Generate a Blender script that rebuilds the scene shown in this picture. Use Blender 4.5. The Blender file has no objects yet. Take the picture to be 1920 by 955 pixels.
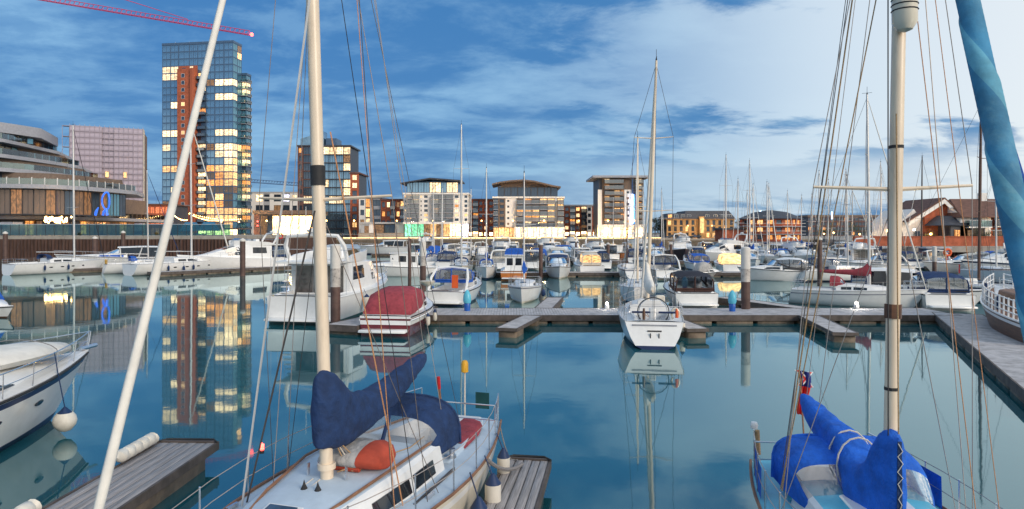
import bpy, math, random
from mathutils import Vector, Matrix
random.seed(11)
sc = bpy.context.scene
COL = sc.collection
R = math.radians

# ---------------------------------------------------------------- camera
F, HY, CX, CZ = 1250.0, 436.0, 960.0, 5.0
cam = bpy.data.cameras.new('camera'); camo = bpy.data.objects.new('camera', cam); COL.objects.link(camo)
cam.sensor_width = 36.0; cam.lens = 36.0 * F / 1920.0
cam.shift_y = -(477.5 - HY) / 1920.0
cam.clip_start = 0.1; cam.clip_end = 6000
camo.location = (0, 0, CZ); camo.rotation_euler = (R(90), 0, 0)
sc.camera = camo

# ---------------------------------------------------------------- sky
SUN_AZ, SUN_EL = 136.0, 22.0        # degrees to the right of the view, above the horizon
w = bpy.data.worlds.new('World'); sc.world = w; w.use_nodes = True
nt = w.node_tree; nt.nodes.clear()
class NT:
    def __init__(s, t): s.t = t
    def n(s, typ, ins=None, **kw):
        nd = s.t.nodes.new(typ)
        for k, v in kw.items(): setattr(nd, k, v)
        for k, v in (ins or {}).items(): s.put(nd.inputs[k], v)
        return nd
    def put(s, sock, v):
        if isinstance(v, bpy.types.NodeSocket): s.t.links.new(v, sock)
        else: sock.default_value = v
    def m(s, op, a, b=0.0, c=0.0, clamp=False):
        nd = s.n('ShaderNodeMath', {0: a, 1: b, 2: c}, operation=op); nd.use_clamp = clamp
        return nd.outputs[0]
    def vm(s, op, a, b=(0, 0, 0)):
        nd = s.n('ShaderNodeVectorMath', {0: a, 1: b}, operation=op)
        return nd.outputs[1] if op in ('DOT_PRODUCT', 'LENGTH') else nd.outputs[0]
    def step(s, v, a, b):
        nd = s.n('ShaderNodeMapRange', {0: v, 1: a, 2: b, 3: 0.0, 4: 1.0}, interpolation_type='SMOOTHSTEP')
        return nd.outputs[0]
    def mix(s, f, a, b, mode='MIX'):
        nd = s.t.nodes.new('ShaderNodeMix'); nd.data_type = 'RGBA'; nd.blend_type = mode; nd.clamp_factor = True
        s.put(nd.inputs[0], f); s.put(nd.inputs[6], a); s.put(nd.inputs[7], b)
        return nd.outputs[2]
    def noise(s, vec, scale, detail=4.0, rough=0.55, dist=0.0):
        return s.n('ShaderNodeTexNoise', {'Vector': vec, 'Scale': scale, 'Detail': detail, 'Roughness': rough, 'Distortion': dist}).outputs[0]
g = NT(nt)
tc = g.n('ShaderNodeTexCoord').outputs['Generated']
dr = g.vm('NORMALIZE', tc)
sx = g.n('ShaderNodeSeparateXYZ', {0: dr}).outputs
zup = g.m('MAXIMUM', sx[2], 0.0)
den = g.m('ADD', zup, 0.16)
pl = g.n('ShaderNodeCombineXYZ', {0: g.m('DIVIDE', sx[0], den), 1: g.m('DIVIDE', sx[1], den), 2: 0.0}).outputs[0]
# the clouds drift in long streaks from ahead on the left to the right
mp = g.n('ShaderNodeMapping', {'Vector': pl, 'Rotation': (0, 0, R(-28)), 'Scale': (0.8, 1.1, 1.0), 'Location': (5.9, 2.3, 0)}).outputs[0]
n1 = g.m('ADD', g.m('MULTIPLY', g.noise(mp, 0.85, 8.0, 0.58, 0.35), 0.6), g.m('MULTIPLY', g.noise(g.vm('ADD', mp, (3.1, 8.4, 0.0)), 1.75, 8.0, 0.6, 0.3), 0.4))
n2 = g.noise(mp, 2.4, 8.0, 0.62, 0.25)
n3 = g.noise(g.vm('ADD', mp, (7.3, 2.1, 0.0)), 0.55, 5.0, 0.5, 0.2)
sky = g.n('ShaderNodeTexSky'); sky.sky_type = 'NISHITA'; sky.sun_disc = False
sky.sun_elevation = R(SUN_EL); sky.sun_rotation = R(SUN_AZ)
sky.air_density = 1.2; sky.dust_density = 1.5; sky.ozone_density = 4.0
clear = g.vm('SCALE', sky.outputs[0]); nt.nodes[-1].inputs['Scale'].default_value = 1.0
sd = (math.sin(R(SUN_AZ)), math.cos(R(SUN_AZ)), 0.0)
toward = g.vm('DOT_PRODUCT', dr, sd)                       # 1 towards the after-glow
glow = g.step(toward, -1.02, 0.55)
K = 6.7                                                    # cloud radiance in the sky's own units
def C(r, gg, b, k=1.0): return (r * K * k, gg * K * k, b * K * k, 1.0)
deep = g.mix(glow, C(0.026, 0.16, 0.42), C(0.085, 0.26, 0.50))
pale = g.mix(glow, C(0.21, 0.42, 0.66), C(0.46, 0.60, 0.70))
c1 = g.mix(g.step(n1, 0.45, 0.60), deep, pale)
c1 = g.mix(g.m('MULTIPLY', g.step(n2, 0.46, 0.66), 0.5), c1, pale)
c1 = g.mix(g.m('MULTIPLY', g.m('SUBTRACT', 1.0, g.step(n2, 0.36, 0.52)), 0.5), c1, deep)
white = g.mix(glow, C(0.30, 0.52, 0.74), C(1.12, 1.06, 0.97))
gap = g.m('MULTIPLY', g.step(g.m('ADD', n3, g.m('MULTIPLY', n2, 0.35)), 0.685, 0.75), g.step(toward, -0.80, -0.30))
c2 = g.mix(gap, c1, white)
# a clear bright strip low down under the cloud deck on the after-glow side
band = g.m('MULTIPLY', g.step(g.m('ADD', zup, g.m('MULTIPLY', g.m('SUBTRACT', n2, 0.5), 0.10)), 0.015, 0.055),
           g.m('SUBTRACT', 1.0, g.step(g.m('ADD', zup, g.m('MULTIPLY', g.m('SUBTRACT', n1, 0.5), 0.16)), 0.075, 0.13)))
c3 = g.mix(g.m('MULTIPLY', g.m('MULTIPLY', band, g.step(toward, -0.82, -0.5)), 0.8), c2, white)
c4 = g.mix(0.86, clear, c3)
bg = g.n('ShaderNodeBackground', {'Color': c4, 'Strength': 0.1})
g.t.links.new(bg.outputs[0], g.n('ShaderNodeOutputWorld').inputs[0])

# ---------------------------------------------------------------- after-glow as a soft low sun
sun = bpy.data.lights.new('sun', 'SUN'); sun.energy = 1.5; sun.angle = R(25); sun.color = (1.0, 0.86, 0.70)
so = bpy.data.objects.new('sun', sun); COL.objects.link(so)
az, el = R(SUN_AZ), R(SUN_EL)
so.rotation_euler = Vector((-math.sin(az) * math.cos(el), -math.cos(az) * math.cos(el), -math.sin(el))).to_track_quat('-Z', 'Y').to_euler()
so.location = (0, 0, 80)
sc.view_settings.view_transform = 'Standard'; sc.view_settings.look = 'None'
sc.view_settings.exposure = 0.72; sc.view_settings.gamma = 1.0
sc.render.engine = 'CYCLES'
sc.cycles.use_denoising = True
sc.cycles.max_bounces = 8; sc.cycles.transparent_max_bounces = 12
sc.cycles.caustics_reflective = False; sc.cycles.caustics_refractive = False
sc.cycles.sample_clamp_indirect = 4.0

# ---------------------------------------------------------------- pixel helpers: a point seen at (px, py) at depth D
def P(px, py, D): return Vector(((px - CX) / F * D, D, CZ - (py - HY) / F * D))
def on(px, py, z=0.0): return P(px, py, (CZ - z) * F / (py - HY))      # the point at height z seen there
def XA(px, D): return (px - CX) / F * D
def ZA(py, D): return CZ - (py - HY) / F * D

# ---------------------------------------------------------------- materials
MATS = {}
def mat(name, col, rough=0.5, metal=0.0, var=0.12, vscale=3.0, bump=0.0, bscale=20.0, spec=0.5, coat=0.0, emit=None, es=0.0,
        stretch=(1, 1, 1), rvar=0.0, bdist=0.02, dirt=None, dscale=1.2):
    m = bpy.data.materials.new(name); m.use_nodes = True
    t = NT(m.node_tree); b = m.node_tree.nodes['Principled BSDF']
    co = t.n('ShaderNodeTexCoord').outputs['Object']
    oi = t.n('ShaderNodeObjectInfo').outputs['Random']
    vec = t.n('ShaderNodeMapping', {'Vector': co, 'Scale': stretch}).outputs[0]
    n = t.noise(vec, vscale, 5.0, 0.6)
    lo = tuple(c * (1 - var) for c in col) + (1,); hi = tuple(min(1, c * (1 + var)) for c in col) + (1,)
    c = t.mix(t.step(n, 0.3, 0.7), lo, hi)
    if dirt:
        c = t.mix(t.m('MULTIPLY', t.step(t.noise(vec, dscale, 8.0, 0.7, 0.4), 0.5, 0.72), dirt[3]), c, tuple(dirt[:3]) + (1,))
    t.put(b.inputs['Base Color'], c)
    b.inputs['Metallic'].default_value = metal
    if rvar: t.put(b.inputs['Roughness'], t.m('ADD', rough - rvar / 2, t.m('MULTIPLY', n, rvar)))
    else: b.inputs['Roughness'].default_value = rough
    b.inputs['Specular IOR Level'].default_value = spec
    b.inputs['Coat Weight'].default_value = coat
    if bump:
        bn = t.n('ShaderNodeBump', {'Height': t.noise(vec, bscale, 4.0, 0.6), 'Strength': bump, 'Distance': bdist})
        t.put(b.inputs['Normal'], bn.outputs[0])
    if emit:
        n5 = t.noise(t.vm('ADD', t.n('ShaderNodeTexCoord').outputs['Generated'], t.n('ShaderNodeCombineXYZ', {0: oi, 1: oi, 2: oi}).outputs[0]), 6.0, 3.0)
        t.put(b.inputs['Emission Color'], tuple(emit) + (1,))
        f = t.m('ADD', 0.3, t.m('MULTIPLY', t.step(n5, 0.38, 0.62), 1.0))
        t.put(b.inputs['Emission Strength'], t.m('MULTIPLY', t.m('MULTIPLY', f, t.m('ADD', 0.6, t.m('MULTIPLY', oi, 0.8))), es))
    MATS[name] = m
    return m
mat('gelcoat', (0.80, 0.80, 0.79), 0.28, var=0.03, coat=0.3, dirt=(0.55, 0.52, 0.45, 0.22), dscale=0.9)
mat('gelcoat_cream', (0.74, 0.68, 0.56), 0.3, var=0.04, coat=0.3, dirt=(0.5, 0.44, 0.34, 0.25))
mat('deck_white', (0.70, 0.71, 0.72), 0.5, var=0.05, bump=0.1, bscale=90, dirt=(0.42, 0.41, 0.38, 0.35), dscale=1.6)
mat('deck_blue', (0.50, 0.60, 0.70), 0.6, var=0.06, bump=0.2, bscale=120, dirt=(0.36, 0.42, 0.47, 0.4), dscale=1.6)
mat('turquoise', (0.10, 0.46, 0.62), 0.35, var=0.08)
mat('navy', (0.016, 0.026, 0.085), 0.3, var=0.1)
mat('hull_blue', (0.012, 0.10, 0.42), 0.3, var=0.1)
mat('hull_maroon', (0.13, 0.012, 0.02), 0.25, var=0.1, coat=0.4)
mat('hull_dark', (0.03, 0.012, 0.02), 0.3, var=0.2)
mat('hull_green', (0.01, 0.07, 0.07), 0.4, var=0.2)
mat('hull_orange', (0.45, 0.15, 0.03), 0.4, var=0.2, stretch=(1, 1, 6))
mat('hull_wood', (0.11, 0.045, 0.022), 0.4, var=0.35, vscale=2, stretch=(1, 1, 8))
mat('antifoul', (0.02, 0.03, 0.035), 0.7, var=0.3)
mat('antifoul_red', (0.14, 0.02, 0.02), 0.6, var=0.3)
mat('canvas_navy', (0.010, 0.034, 0.11), 0.85, var=0.25, vscale=5, bump=0.9, bscale=5, bdist=0.06)
mat('canvas_blue', (0.012, 0.10, 0.46), 0.8, var=0.22, vscale=4, bump=0.9, bscale=5, bdist=0.06)
mat('canvas_royal', (0.008, 0.115, 0.56), 0.8, var=0.22, vscale=4, bump=0.9, bscale=5, bdist=0.06)
mat('canvas_red', (0.30, 0.045, 0.06), 0.85, var=0.2, vscale=4, bump=0.9, bscale=5, bdist=0.06)
mat('canvas_black', (0.02, 0.02, 0.03), 0.8, var=0.3, bump=0.4, bscale=8)
mat('canvas_brown', (0.06, 0.025, 0.02), 0.8, var=0.3, bump=0.4, bscale=8)
mat('canvas_cream', (0.62, 0.58, 0.50), 0.85, var=0.12, bump=0.4, bscale=8)
mat('canvas_grey', (0.42, 0.41, 0.40), 0.85, var=0.15, vscale=4, bump=0.9, bscale=5, bdist=0.06)
mat('canvas_teal', (0.035, 0.20, 0.36), 0.75, var=0.28, vscale=2.5, bump=0.5, bscale=6, dirt=(0.16, 0.34, 0.42, 0.55), dscale=1.5)
mat('canvas_teal_pale', (0.10, 0.33, 0.46), 0.75, var=0.25, vscale=2.5, bump=0.5, bscale=6, dirt=(0.30, 0.40, 0.40, 0.5), dscale=1.5)
mat('quay_led', (1, 0.7, 0.4), 0.3, emit=(1.0, 0.58, 0.20), es=4.0)
mat('canvas_lit', (0.75, 0.5, 0.25), 0.8, var=0.15, emit=(1.0, 0.56, 0.20), es=0.75)
mat('sail_white', (0.74, 0.71, 0.65), 0.8, var=0.08, bump=0.4, bscale=10)
mat('mast_cream', (0.78, 0.65, 0.50), 0.35, var=0.08, vscale=1.5, stretch=(3, 3, 0.6), dirt=(0.45, 0.33, 0.22, 0.35), dscale=2.5)
mat('mast_alloy', (0.62, 0.60, 0.58), 0.35, 0.35, var=0.06)
mat('mast_wood', (0.10, 0.045, 0.028), 0.5, var=0.3, stretch=(3, 3, 0.4))
mat('steel', (0.70, 0.70, 0.72), 0.22, 0.9, var=0.03)
mat('wire', (0.10, 0.085, 0.08), 0.45, 0.5, var=0.1)
mat('wire_light', (0.42, 0.36, 0.32), 0.5, 0.3, var=0.1)
mat('wire_dark', (0.015, 0.012, 0.016), 0.6, var=0.1)
mat('rope_tan', (0.42, 0.27, 0.14), 0.9, var=0.3, vscale=60)
mat('rope_orange', (0.55, 0.26, 0.12), 0.9, var=0.3, vscale=60)
mat('rope_white', (0.62, 0.57, 0.50), 0.9, var=0.2, vscale=60)
mat('rope_grey', (0.22, 0.21, 0.21), 0.9, var=0.3, vscale=60)
mat('rope_blue', (0.01, 0.07, 0.34), 0.8, var=0.2, vscale=60)
mat('teak', (0.24, 0.12, 0.065), 0.6, var=0.3, vscale=4, stretch=(0.6, 8, 8))
mat('rubber', (0.02, 0.02, 0.022), 0.7, var=0.2)
mat('fender_white', (0.72, 0.68, 0.60), 0.5, var=0.08, dirt=(0.4, 0.34, 0.27, 0.4))
mat('fender_navy', (0.008, 0.03, 0.10), 0.5)
mat('orange_plastic', (0.75, 0.11, 0.02), 0.5, var=0.1)
mat('yellow_plastic', (0.70, 0.36, 0.02), 0.5, var=0.1)
mat('red_plastic', (0.55, 0.02, 0.02), 0.5, var=0.1)
mat('flag_red', (0.62, 0.03, 0.02), 0.8, var=0.15, bump=0.3, bscale=14)
mat('flag_white', (0.75, 0.73, 0.72), 0.8)
mat('flag_blue', (0.01, 0.02, 0.16), 0.8)
mat('port_glass', (0.012, 0.016, 0.024), 0.06, var=0.2, spec=0.8)
mat('hatch_glass', (0.05, 0.08, 0.13), 0.12, var=0.3, spec=0.8)
mat('interior_glass', (0.10, 0.085, 0.08), 0.08, var=0.5, vscale=2, spec=0.7)
mat('interior_warm', (0.3, 0.15, 0.06), 0.2, var=0.3, emit=(1.0, 0.55, 0.22), es=0.7)
def vinyl():
    m = bpy.data.materials.new('vinyl'); m.use_nodes = True; t = NT(m.node_tree); t.t.nodes.clear()
    tr = t.n('ShaderNodeBsdfTransparent', {0: (0.86, 0.87, 0.88, 1)})
    gl = t.n('ShaderNodeBsdfGlossy', {0: (0.9, 0.9, 0.9, 1), 1: 0.08})
    df = t.n('ShaderNodeBsdfDiffuse', {0: (0.55, 0.55, 0.55, 1)})
    bn = t.n('ShaderNodeBump', {'Height': t.noise(t.n('ShaderNodeTexCoord').outputs['Object'], 3.0, 3.0), 'Strength': 0.35, 'Distance': 0.05})
    t.put(gl.inputs['Normal'], bn.outputs[0])
    fr = t.n('ShaderNodeFresnel', {0: 1.5})
    a = t.n('ShaderNodeMixShader', {0: 0.14, 1: tr.outputs[0], 2: df.outputs[0]})
    b = t.n('ShaderNodeMixShader', {0: t.m('ADD', fr.outputs[0], 0.06), 1: a.outputs[0], 2: gl.outputs[0]})
    t.t.links.new(b.outputs[0], t.n('ShaderNodeOutputMaterial').inputs[0]); MATS['vinyl'] = m
vinyl()
def clearglass(name, tint, mixd=0.0):
    m = bpy.data.materials.new(name); m.use_nodes = True; t = NT(m.node_tree); t.t.nodes.clear()
    tr = t.n('ShaderNodeBsdfTransparent', {0: tint + (1,)})
    gl = t.n('ShaderNodeBsdfGlossy', {0: (0.9, 0.95, 1, 1), 1: 0.04})
    fr = t.n('ShaderNodeFresnel', {0: 1.55})
    b = t.n('ShaderNodeMixShader', {0: t.m('ADD', fr.outputs[0], 0.10 + mixd), 1: tr.outputs[0], 2: gl.outputs[0]})
    t.t.links.new(b.outputs[0], t.n('ShaderNodeOutputMaterial').inputs[0]); MATS[name] = m
clearglass('rail_glass', (0.62, 0.78, 0.76))
clearglass('green_glass', (0.34, 0.58, 0.52))
clearglass('smoke_glass', (0.35, 0.38, 0.42), 0.05)
# buildings
mat('glass_blue', (0.20, 0.33, 0.45), 0.10, 0.75, var=0.25, vscale=0.3)
mat('glass_teal', (0.14, 0.30, 0.38), 0.10, 0.75, var=0.25, vscale=0.3)
mat('glass_dark', (0.07, 0.10, 0.14), 0.08, 0.6, var=0.3, vscale=0.3)
mat('glass_brown', (0.16, 0.12, 0.10), 0.10, 0.5, var=0.3, vscale=0.3)
mat('lit_white', (0.5, 0.4, 0.3), 0.3, emit=(1.0, 0.70, 0.36), es=1.15)
mat('lit_warm', (0.5, 0.35, 0.2), 0.3, emit=(1.0, 0.52, 0.18), es=1.0)
mat('lit_orange', (0.4, 0.2, 0.1), 0.3, emit=(1.0, 0.38, 0.08), es=.8)
mat('lit_dim', (0.07, 0.05, 0.04), 0.3, emit=(1.0, 0.50, 0.20), es=0.16)
mat('glass_amber', (0.13, 0.09, 0.065), 0.12, 0.45, var=0.3, vscale=0.4, emit=(1.0, 0.42, 0.14), es=0.14)
mat('lit_shop', (0.6, 0.45, 0.3), 0.3, emit=(1.0, 0.60, 0.24), es=6.0)
mat('lit_green', (0.2, 0.5, 0.3), 0.3, emit=(0.20, 0.85, 0.45), es=1.1)
mat('lit_blue', (0.1, 0.2, 0.6), 0.3, emit=(0.10, 0.28, 1.0), es=3.0)
mat('lit_violet', (0.6, 0.6, 0.8), 0.3, emit=(0.80, 0.78, 1.0), es=2.2)
mat('led_blue', (0.5, 0.6, 1.0), 0.3, emit=(0.55, 0.70, 1.0), es=6.0)
mat('lamp_warm', (1, 0.8, 0.5), 0.3, emit=(1.0, 0.50, 0.14), es=9.0)
mat('lamp_white', (1, 0.95, 0.9), 0.3, emit=(1.0, 0.90, 0.72), es=9.0)
mat('lamp_red', (1, 0.1, 0.05), 0.3, emit=(1.0, 0.07, 0.05), es=6.0)
mat('bulb', (1, 0.8, 0.5), 0.3, emit=(1.0, 0.55, 0.18), es=9.0)
mat('brick_red', (0.40, 0.105, 0.05), 0.85, var=0.25, vscale=1.2, dirt=(0.15, 0.05, 0.03, 0.4), dscale=0.4)
mat('brick_dark', (0.14, 0.07, 0.06), 0.85, var=0.25, vscale=1.0)
mat('brick_yellow', (0.46, 0.27, 0.11), 0.85, var=0.2, vscale=1.0, dirt=(0.26, 0.15, 0.07, 0.4), dscale=0.3)
mat('render_white', (0.82, 0.79, 0.75), 0.8, var=0.05, dirt=(0.5, 0.47, 0.42, 0.3), dscale=0.25)
mat('render_grey', (0.42, 0.43, 0.45), 0.8, var=0.08)
mat('clad_brown', (0.17, 0.12, 0.09), 0.7, var=0.2)
mat('clad_dark', (0.045, 0.05, 0.065), 0.5, var=0.2)
mat('clad_blue', (0.08, 0.14, 0.23), 0.4, 0.3, var=0.2)
mat('slab_grey', (0.33, 0.34, 0.38), 0.6, var=0.1)
mat('roof_slate', (0.06, 0.065, 0.08), 0.7, var=0.3, vscale=1.5, stretch=(1, 1, 6))
mat('roof_tile', (0.15, 0.075, 0.055), 0.8, var=0.3, vscale=1.5, stretch=(1, 1, 6))
mat('frame_dark', (0.035, 0.035, 0.04), 0.5)
mat('frame_white', (0.75, 0.74, 0.72), 0.5)
mat('scaffold_sheet', (0.40, 0.35, 0.42), 0.75, var=0.18, vscale=0.5, stretch=(1, 1, 3), bump=0.5, bscale=1.5)
mat('scaffold_tube', (0.32, 0.28, 0.33), 0.5, 0.4)
mat('crane_red', (0.55, 0.05, 0.13), 0.5, var=0.1)
mat('crane_blue', (0.06, 0.12, 0.25), 0.5, var=0.1)
mat('concrete', (0.34, 0.31, 0.27), 0.85, var=0.15, vscale=0.8, bump=0.3, bscale=10, dirt=(0.17, 0.14, 0.11, 0.6), dscale=0.7)
mat('concrete_wet', (0.15, 0.11, 0.075), 0.6, var=0.35, vscale=2.5, bump=0.6, bscale=12, dirt=(0.05, 0.06, 0.03, 0.7), dscale=1.5)
mat('sheet_pile', (0.075, 0.04, 0.032), 0.75, var=0.35, vscale=0.7, stretch=(3, 3, 0.5), dirt=(0.15, 0.085, 0.05, 0.5), dscale=1.0)
mat('paving', (0.36, 0.30, 0.24), 0.8, var=0.12, vscale=0.3)
mat('land_ground', (0.10, 0.10, 0.085), 0.9, var=0.3, vscale=0.05)
mat('decking', (0.46, 0.44, 0.44), 0.75, var=0.22, vscale=2.0, stretch=(1, 1, 1), bump=0.4, bscale=30, dirt=(0.17, 0.15, 0.14, 0.5), dscale=1.4)
mat('plank_wood', (0.34, 0.32, 0.32), 0.75, var=0.3, vscale=3.0, stretch=(0.5, 14, 14), bump=0.7, bscale=6, dirt=(0.11, 0.095, 0.085, 0.6), dscale=1.1)
mat('timber_edge', (0.10, 0.08, 0.07), 0.7, var=0.3, vscale=3)
mat('pile_steel', (0.10, 0.055, 0.045), 0.6, var=0.35, vscale=1.5, dirt=(0.04, 0.05, 0.03, 0.6), dscale=1.5)
mat('pile_speckle', (0.50, 0.46, 0.42), 0.7, var=0.2, dirt=(0.09, 0.08, 0.08, 0.9), dscale=7.0)
mat('pile_cap', (0.66, 0.63, 0.58), 0.6, var=0.06)
mat('bark', (0.07, 0.05, 0.035), 0.9, var=0.3)
mat('leaf', (0.035, 0.075, 0.025), 0.7, var=0.5, vscale=0.7)
mat('leaf_dark', (0.02, 0.045, 0.02), 0.7, var=0.5, vscale=0.7)
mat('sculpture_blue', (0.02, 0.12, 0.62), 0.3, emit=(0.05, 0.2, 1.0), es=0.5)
mat('tent_blue', (0.03, 0.16, 0.30), 0.7)
mat('car_dark', (0.03, 0.035, 0.045), 0.25, coat=0.6)
mat('car_pale', (0.45, 0.45, 0.46), 0.25, coat=0.6)
mat('ribbon_pink', (0.55, 0.16, 0.08), 0.7, emit=(1.0, 0.25, 0.10), es=0.55)

def water_mat():
    m = bpy.data.materials.new('water'); m.use_nodes = True; t = NT(m.node_tree); t.t.nodes.clear()
    co = t.n('ShaderNodeTexCoord').outputs['Object']
    h = t.m('ADD', t.noise(co, 0.55, 3.0, 0.5), t.m('MULTIPLY', t.noise(co, 3.0, 2.0, 0.5), 0.10))
    bn = t.n('ShaderNodeBump', {'Height': h, 'Strength': 0.16, 'Distance': 0.02}).outputs[0]
    df = t.n('ShaderNodeBsdfDiffuse', {0: (0.014, 0.10, 0.125, 1)})
    gl = t.n('ShaderNodeBsdfGlossy', {0: (0.80, 0.93, 0.93, 1), 1: 0.035}); t.put(gl.inputs['Normal'], bn)
    fr = t.n('ShaderNodeFresnel', {0: 1.75}); t.put(fr.inputs['Normal'], bn)
    f = t.m('MULTIPLY', t.m('ADD', fr.outputs[0], 0.10), 1.0, clamp=True)
    b = t.n('ShaderNodeMixShader', {0: f, 1: df.outputs[0], 2: gl.outputs[0]})
    t.t.links.new(b.outputs[0], t.n('ShaderNodeOutputMaterial').inputs[0]); MATS['water'] = m
water_mat()

# ---------------------------------------------------------------- mesh builder
class MB:
    def __init__(s): s.v = []; s.f = []; s.mi = []
    def add(s, vs, fs, m=0):
        o = len(s.v); s.v += [tuple(v) for v in vs]; s.f += [tuple(i + o for i in f) for f in fs]; s.mi += [m] * len(fs); return s
    def box(s, x0, x1, y0, y1, z0, z1, m=0, M=None):
        vs = [Vector((x, y, z)) for x in (x0, x1) for y in (y0, y1) for z in (z0, z1)]
        if M: vs = [M @ v for v in vs]
        return s.add(vs, [(0, 1, 3, 2), (4, 6, 7, 5), (0, 4, 5, 1), (2, 3, 7, 6), (0, 2, 6, 4), (1, 5, 7, 3)], m)
    def bbox(s, x0, x1, y0, y1, z0, z1, b=0.02, m=0):       # box with chamfered vertical edges and top
        P2 = [(x0 + b, y0), (x1 - b, y0), (x1, y0 + b), (x1, y1 - b), (x1 - b, y1), (x0 + b, y1), (x0, y1 - b), (x0, y0 + b)]
        cx, cy = (x0 + x1) / 2, (y0 + y1) / 2
        top = [(cx + (x - cx) * (1 - 2 * b / max(x1 - x0, 1e-6)), cy + (y - cy) * (1 - 2 * b / max(y1 - y0, 1e-6))) for x, y in P2]
        rows = [[Vector((x, y, z0)) for x, y in P2], [Vector((x, y, z1 - b)) for x, y in P2], [Vector((x, y, z1)) for x, y in top]]
        return s.loft(rows, True, (1, 1), m)
    def loft(s, rows, closed=False, caps=(0, 0), m=0):
        n = len(rows[0]); o = len(s.v)
        for r in rows: s.v += [tuple(p) for p in r]
        for i in range(len(rows) - 1):
            for j in range(n if closed else n - 1):
                k = (j + 1) % n
                s.f.append((o + i * n + j, o + i * n + k, o + (i + 1) * n + k, o + (i + 1) * n + j))
                s.mi.append(m[j] if isinstance(m, (list, tuple)) else m)
        mm = m[0] if isinstance(m, (list, tuple)) else m
        if caps[0]: s.f.append(tuple(o + j for j in reversed(range(n)))); s.mi.append(mm)
        if caps[1]: s.f.append(tuple(o + (len(rows) - 1) * n + j for j in range(n))); s.mi.append(mm)
        return s
    def tube(s, pts, r, n=6, m=0):
        pts = [Vector(p) for p in pts]; rr = r if isinstance(r, (list, tuple)) else [r] * len(pts)
        rows = []; up = None
        for i, p in enumerate(pts):
            d = (pts[min(i + 1, len(pts) - 1)] - pts[max(i - 1, 0)])
            if d.length < 1e-9: d = Vector((0, 0, 1))
            d.normalize()
            if up is None: up = Vector((0, 0, 1)) if abs(d.z) < 0.9 else Vector((1, 0, 0))
            a = d.cross(up).normalized(); b = a.cross(d).normalized(); up = b
            rows.append([p + (a * math.cos(2 * math.pi * k / n) + b * math.sin(2 * math.pi * k / n)) * rr[i] for k in range(n)])
        return s.loft(rows, True, (1, 1), m)
    def lathe(s, prof, n=12, c=(0, 0, 0), m=0):
        rows = [[Vector((c[0] + r * math.cos(2 * math.pi * k / n), c[1] + r * math.sin(2 * math.pi * k / n), c[2] + z)) for k in range(n)] for r, z in prof]
        return s.loft(rows, True, (1, 1), m)
    def prism(s, poly, z0, z1, m=0):
        return s.loft([[Vector((x, y, z0)) for x, y in poly], [Vector((x, y, z1)) for x, y in poly]], True, (1, 1), m)
    def mesh(s, name, mats, ang=50):
        me = bpy.data.meshes.new(name); me.from_pydata(s.v, [], s.f)
        for k in (mats if isinstance(mats, (list, tuple)) else [mats]): me.materials.append(MATS[k])
        me.polygons.foreach_set('material_index', s.mi)
        me.update(); me.shade_smooth(); me.set_sharp_from_angle(angle=R(ang))
        return me
    def build(s, name, mats, parent=None, ang=50):
        return link(name, s.mesh(name, mats, ang), parent)
def link(name, data, parent=None):
    o = bpy.data.objects.new(name, data); COL.objects.link(o)
    if parent: o.parent = parent
    return o
def tag(o, label, cat=None, group=None, kind=None):
    if label: o['label'] = label
    if cat: o['category'] = cat
    if group: o['group'] = group
    if kind: o['kind'] = kind
    return o
def thing(name, label, cat, loc=(0, 0, 0), rz=0.0, group=None):
    o = link(name, None); o.location = loc; o.rotation_euler = (0, 0, rz)
    return tag(o, label, cat, group)
def dup(o, parent=None):
    c = o.copy(); COL.objects.link(c); c.parent = parent
    for ch in o.children: dup(ch, c)
    return c
def struct(name, mb, m): return tag(mb.build(name, m), None, kind='structure')
from mathutils import noise as mnoise
def cloth(rows, nx=44, ny=40, amp=.02, seed=0.0, fx=5.0):
    """closed loft refined and given soft drape wrinkles"""
    m = len(rows); n = len(rows[0]); out = []
    for i in range(nx + 1):
        t = i / nx * (m - 1); a = min(int(t), m - 2); f = t - a; row = []
        p0, p1, p2, p3 = rows[max(a - 1, 0)], rows[a], rows[a + 1], rows[min(a + 2, m - 1)]
        cen = Vector((0, 0, 0))
        for j in range(ny):
            s = j / ny * n; b = int(s) % n; g_ = s - int(s)
            q = [r[b].lerp(r[(b + 1) % n], g_) for r in (p0, p1, p2, p3)]
            v = 0.5 * ((2 * q[1]) + (q[2] - q[0]) * f + (2 * q[0] - 5 * q[1] + 4 * q[2] - q[3]) * f * f + (3 * q[1] - q[0] - 3 * q[2] + q[3]) * f ** 3); row.append(v); cen += v
        cen /= ny
        for j, v in enumerate(row):
            d = v - cen; w = mnoise.noise(Vector((v.x * fx + v.z * fx * .9 + seed, v.y * 2.0, v.z * 1.6 - v.x * .8))) + .5 * mnoise.noise(v * 6.0 + Vector((seed, 0, 0)))
            row[j] = v + d.normalized() * w * amp if d.length > 1e-6 else v
        out.append(row)
    return MB().loft(out, True, (1, 1))
def catenary(a, b, sag, n=10):
    a, b = Vector(a), Vector(b)
    return [a.lerp(b, i / n) - Vector((0, 0, sag * 4 * (i / n) * (1 - i / n))) for i in range(n + 1)]
UNIT = {}
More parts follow.
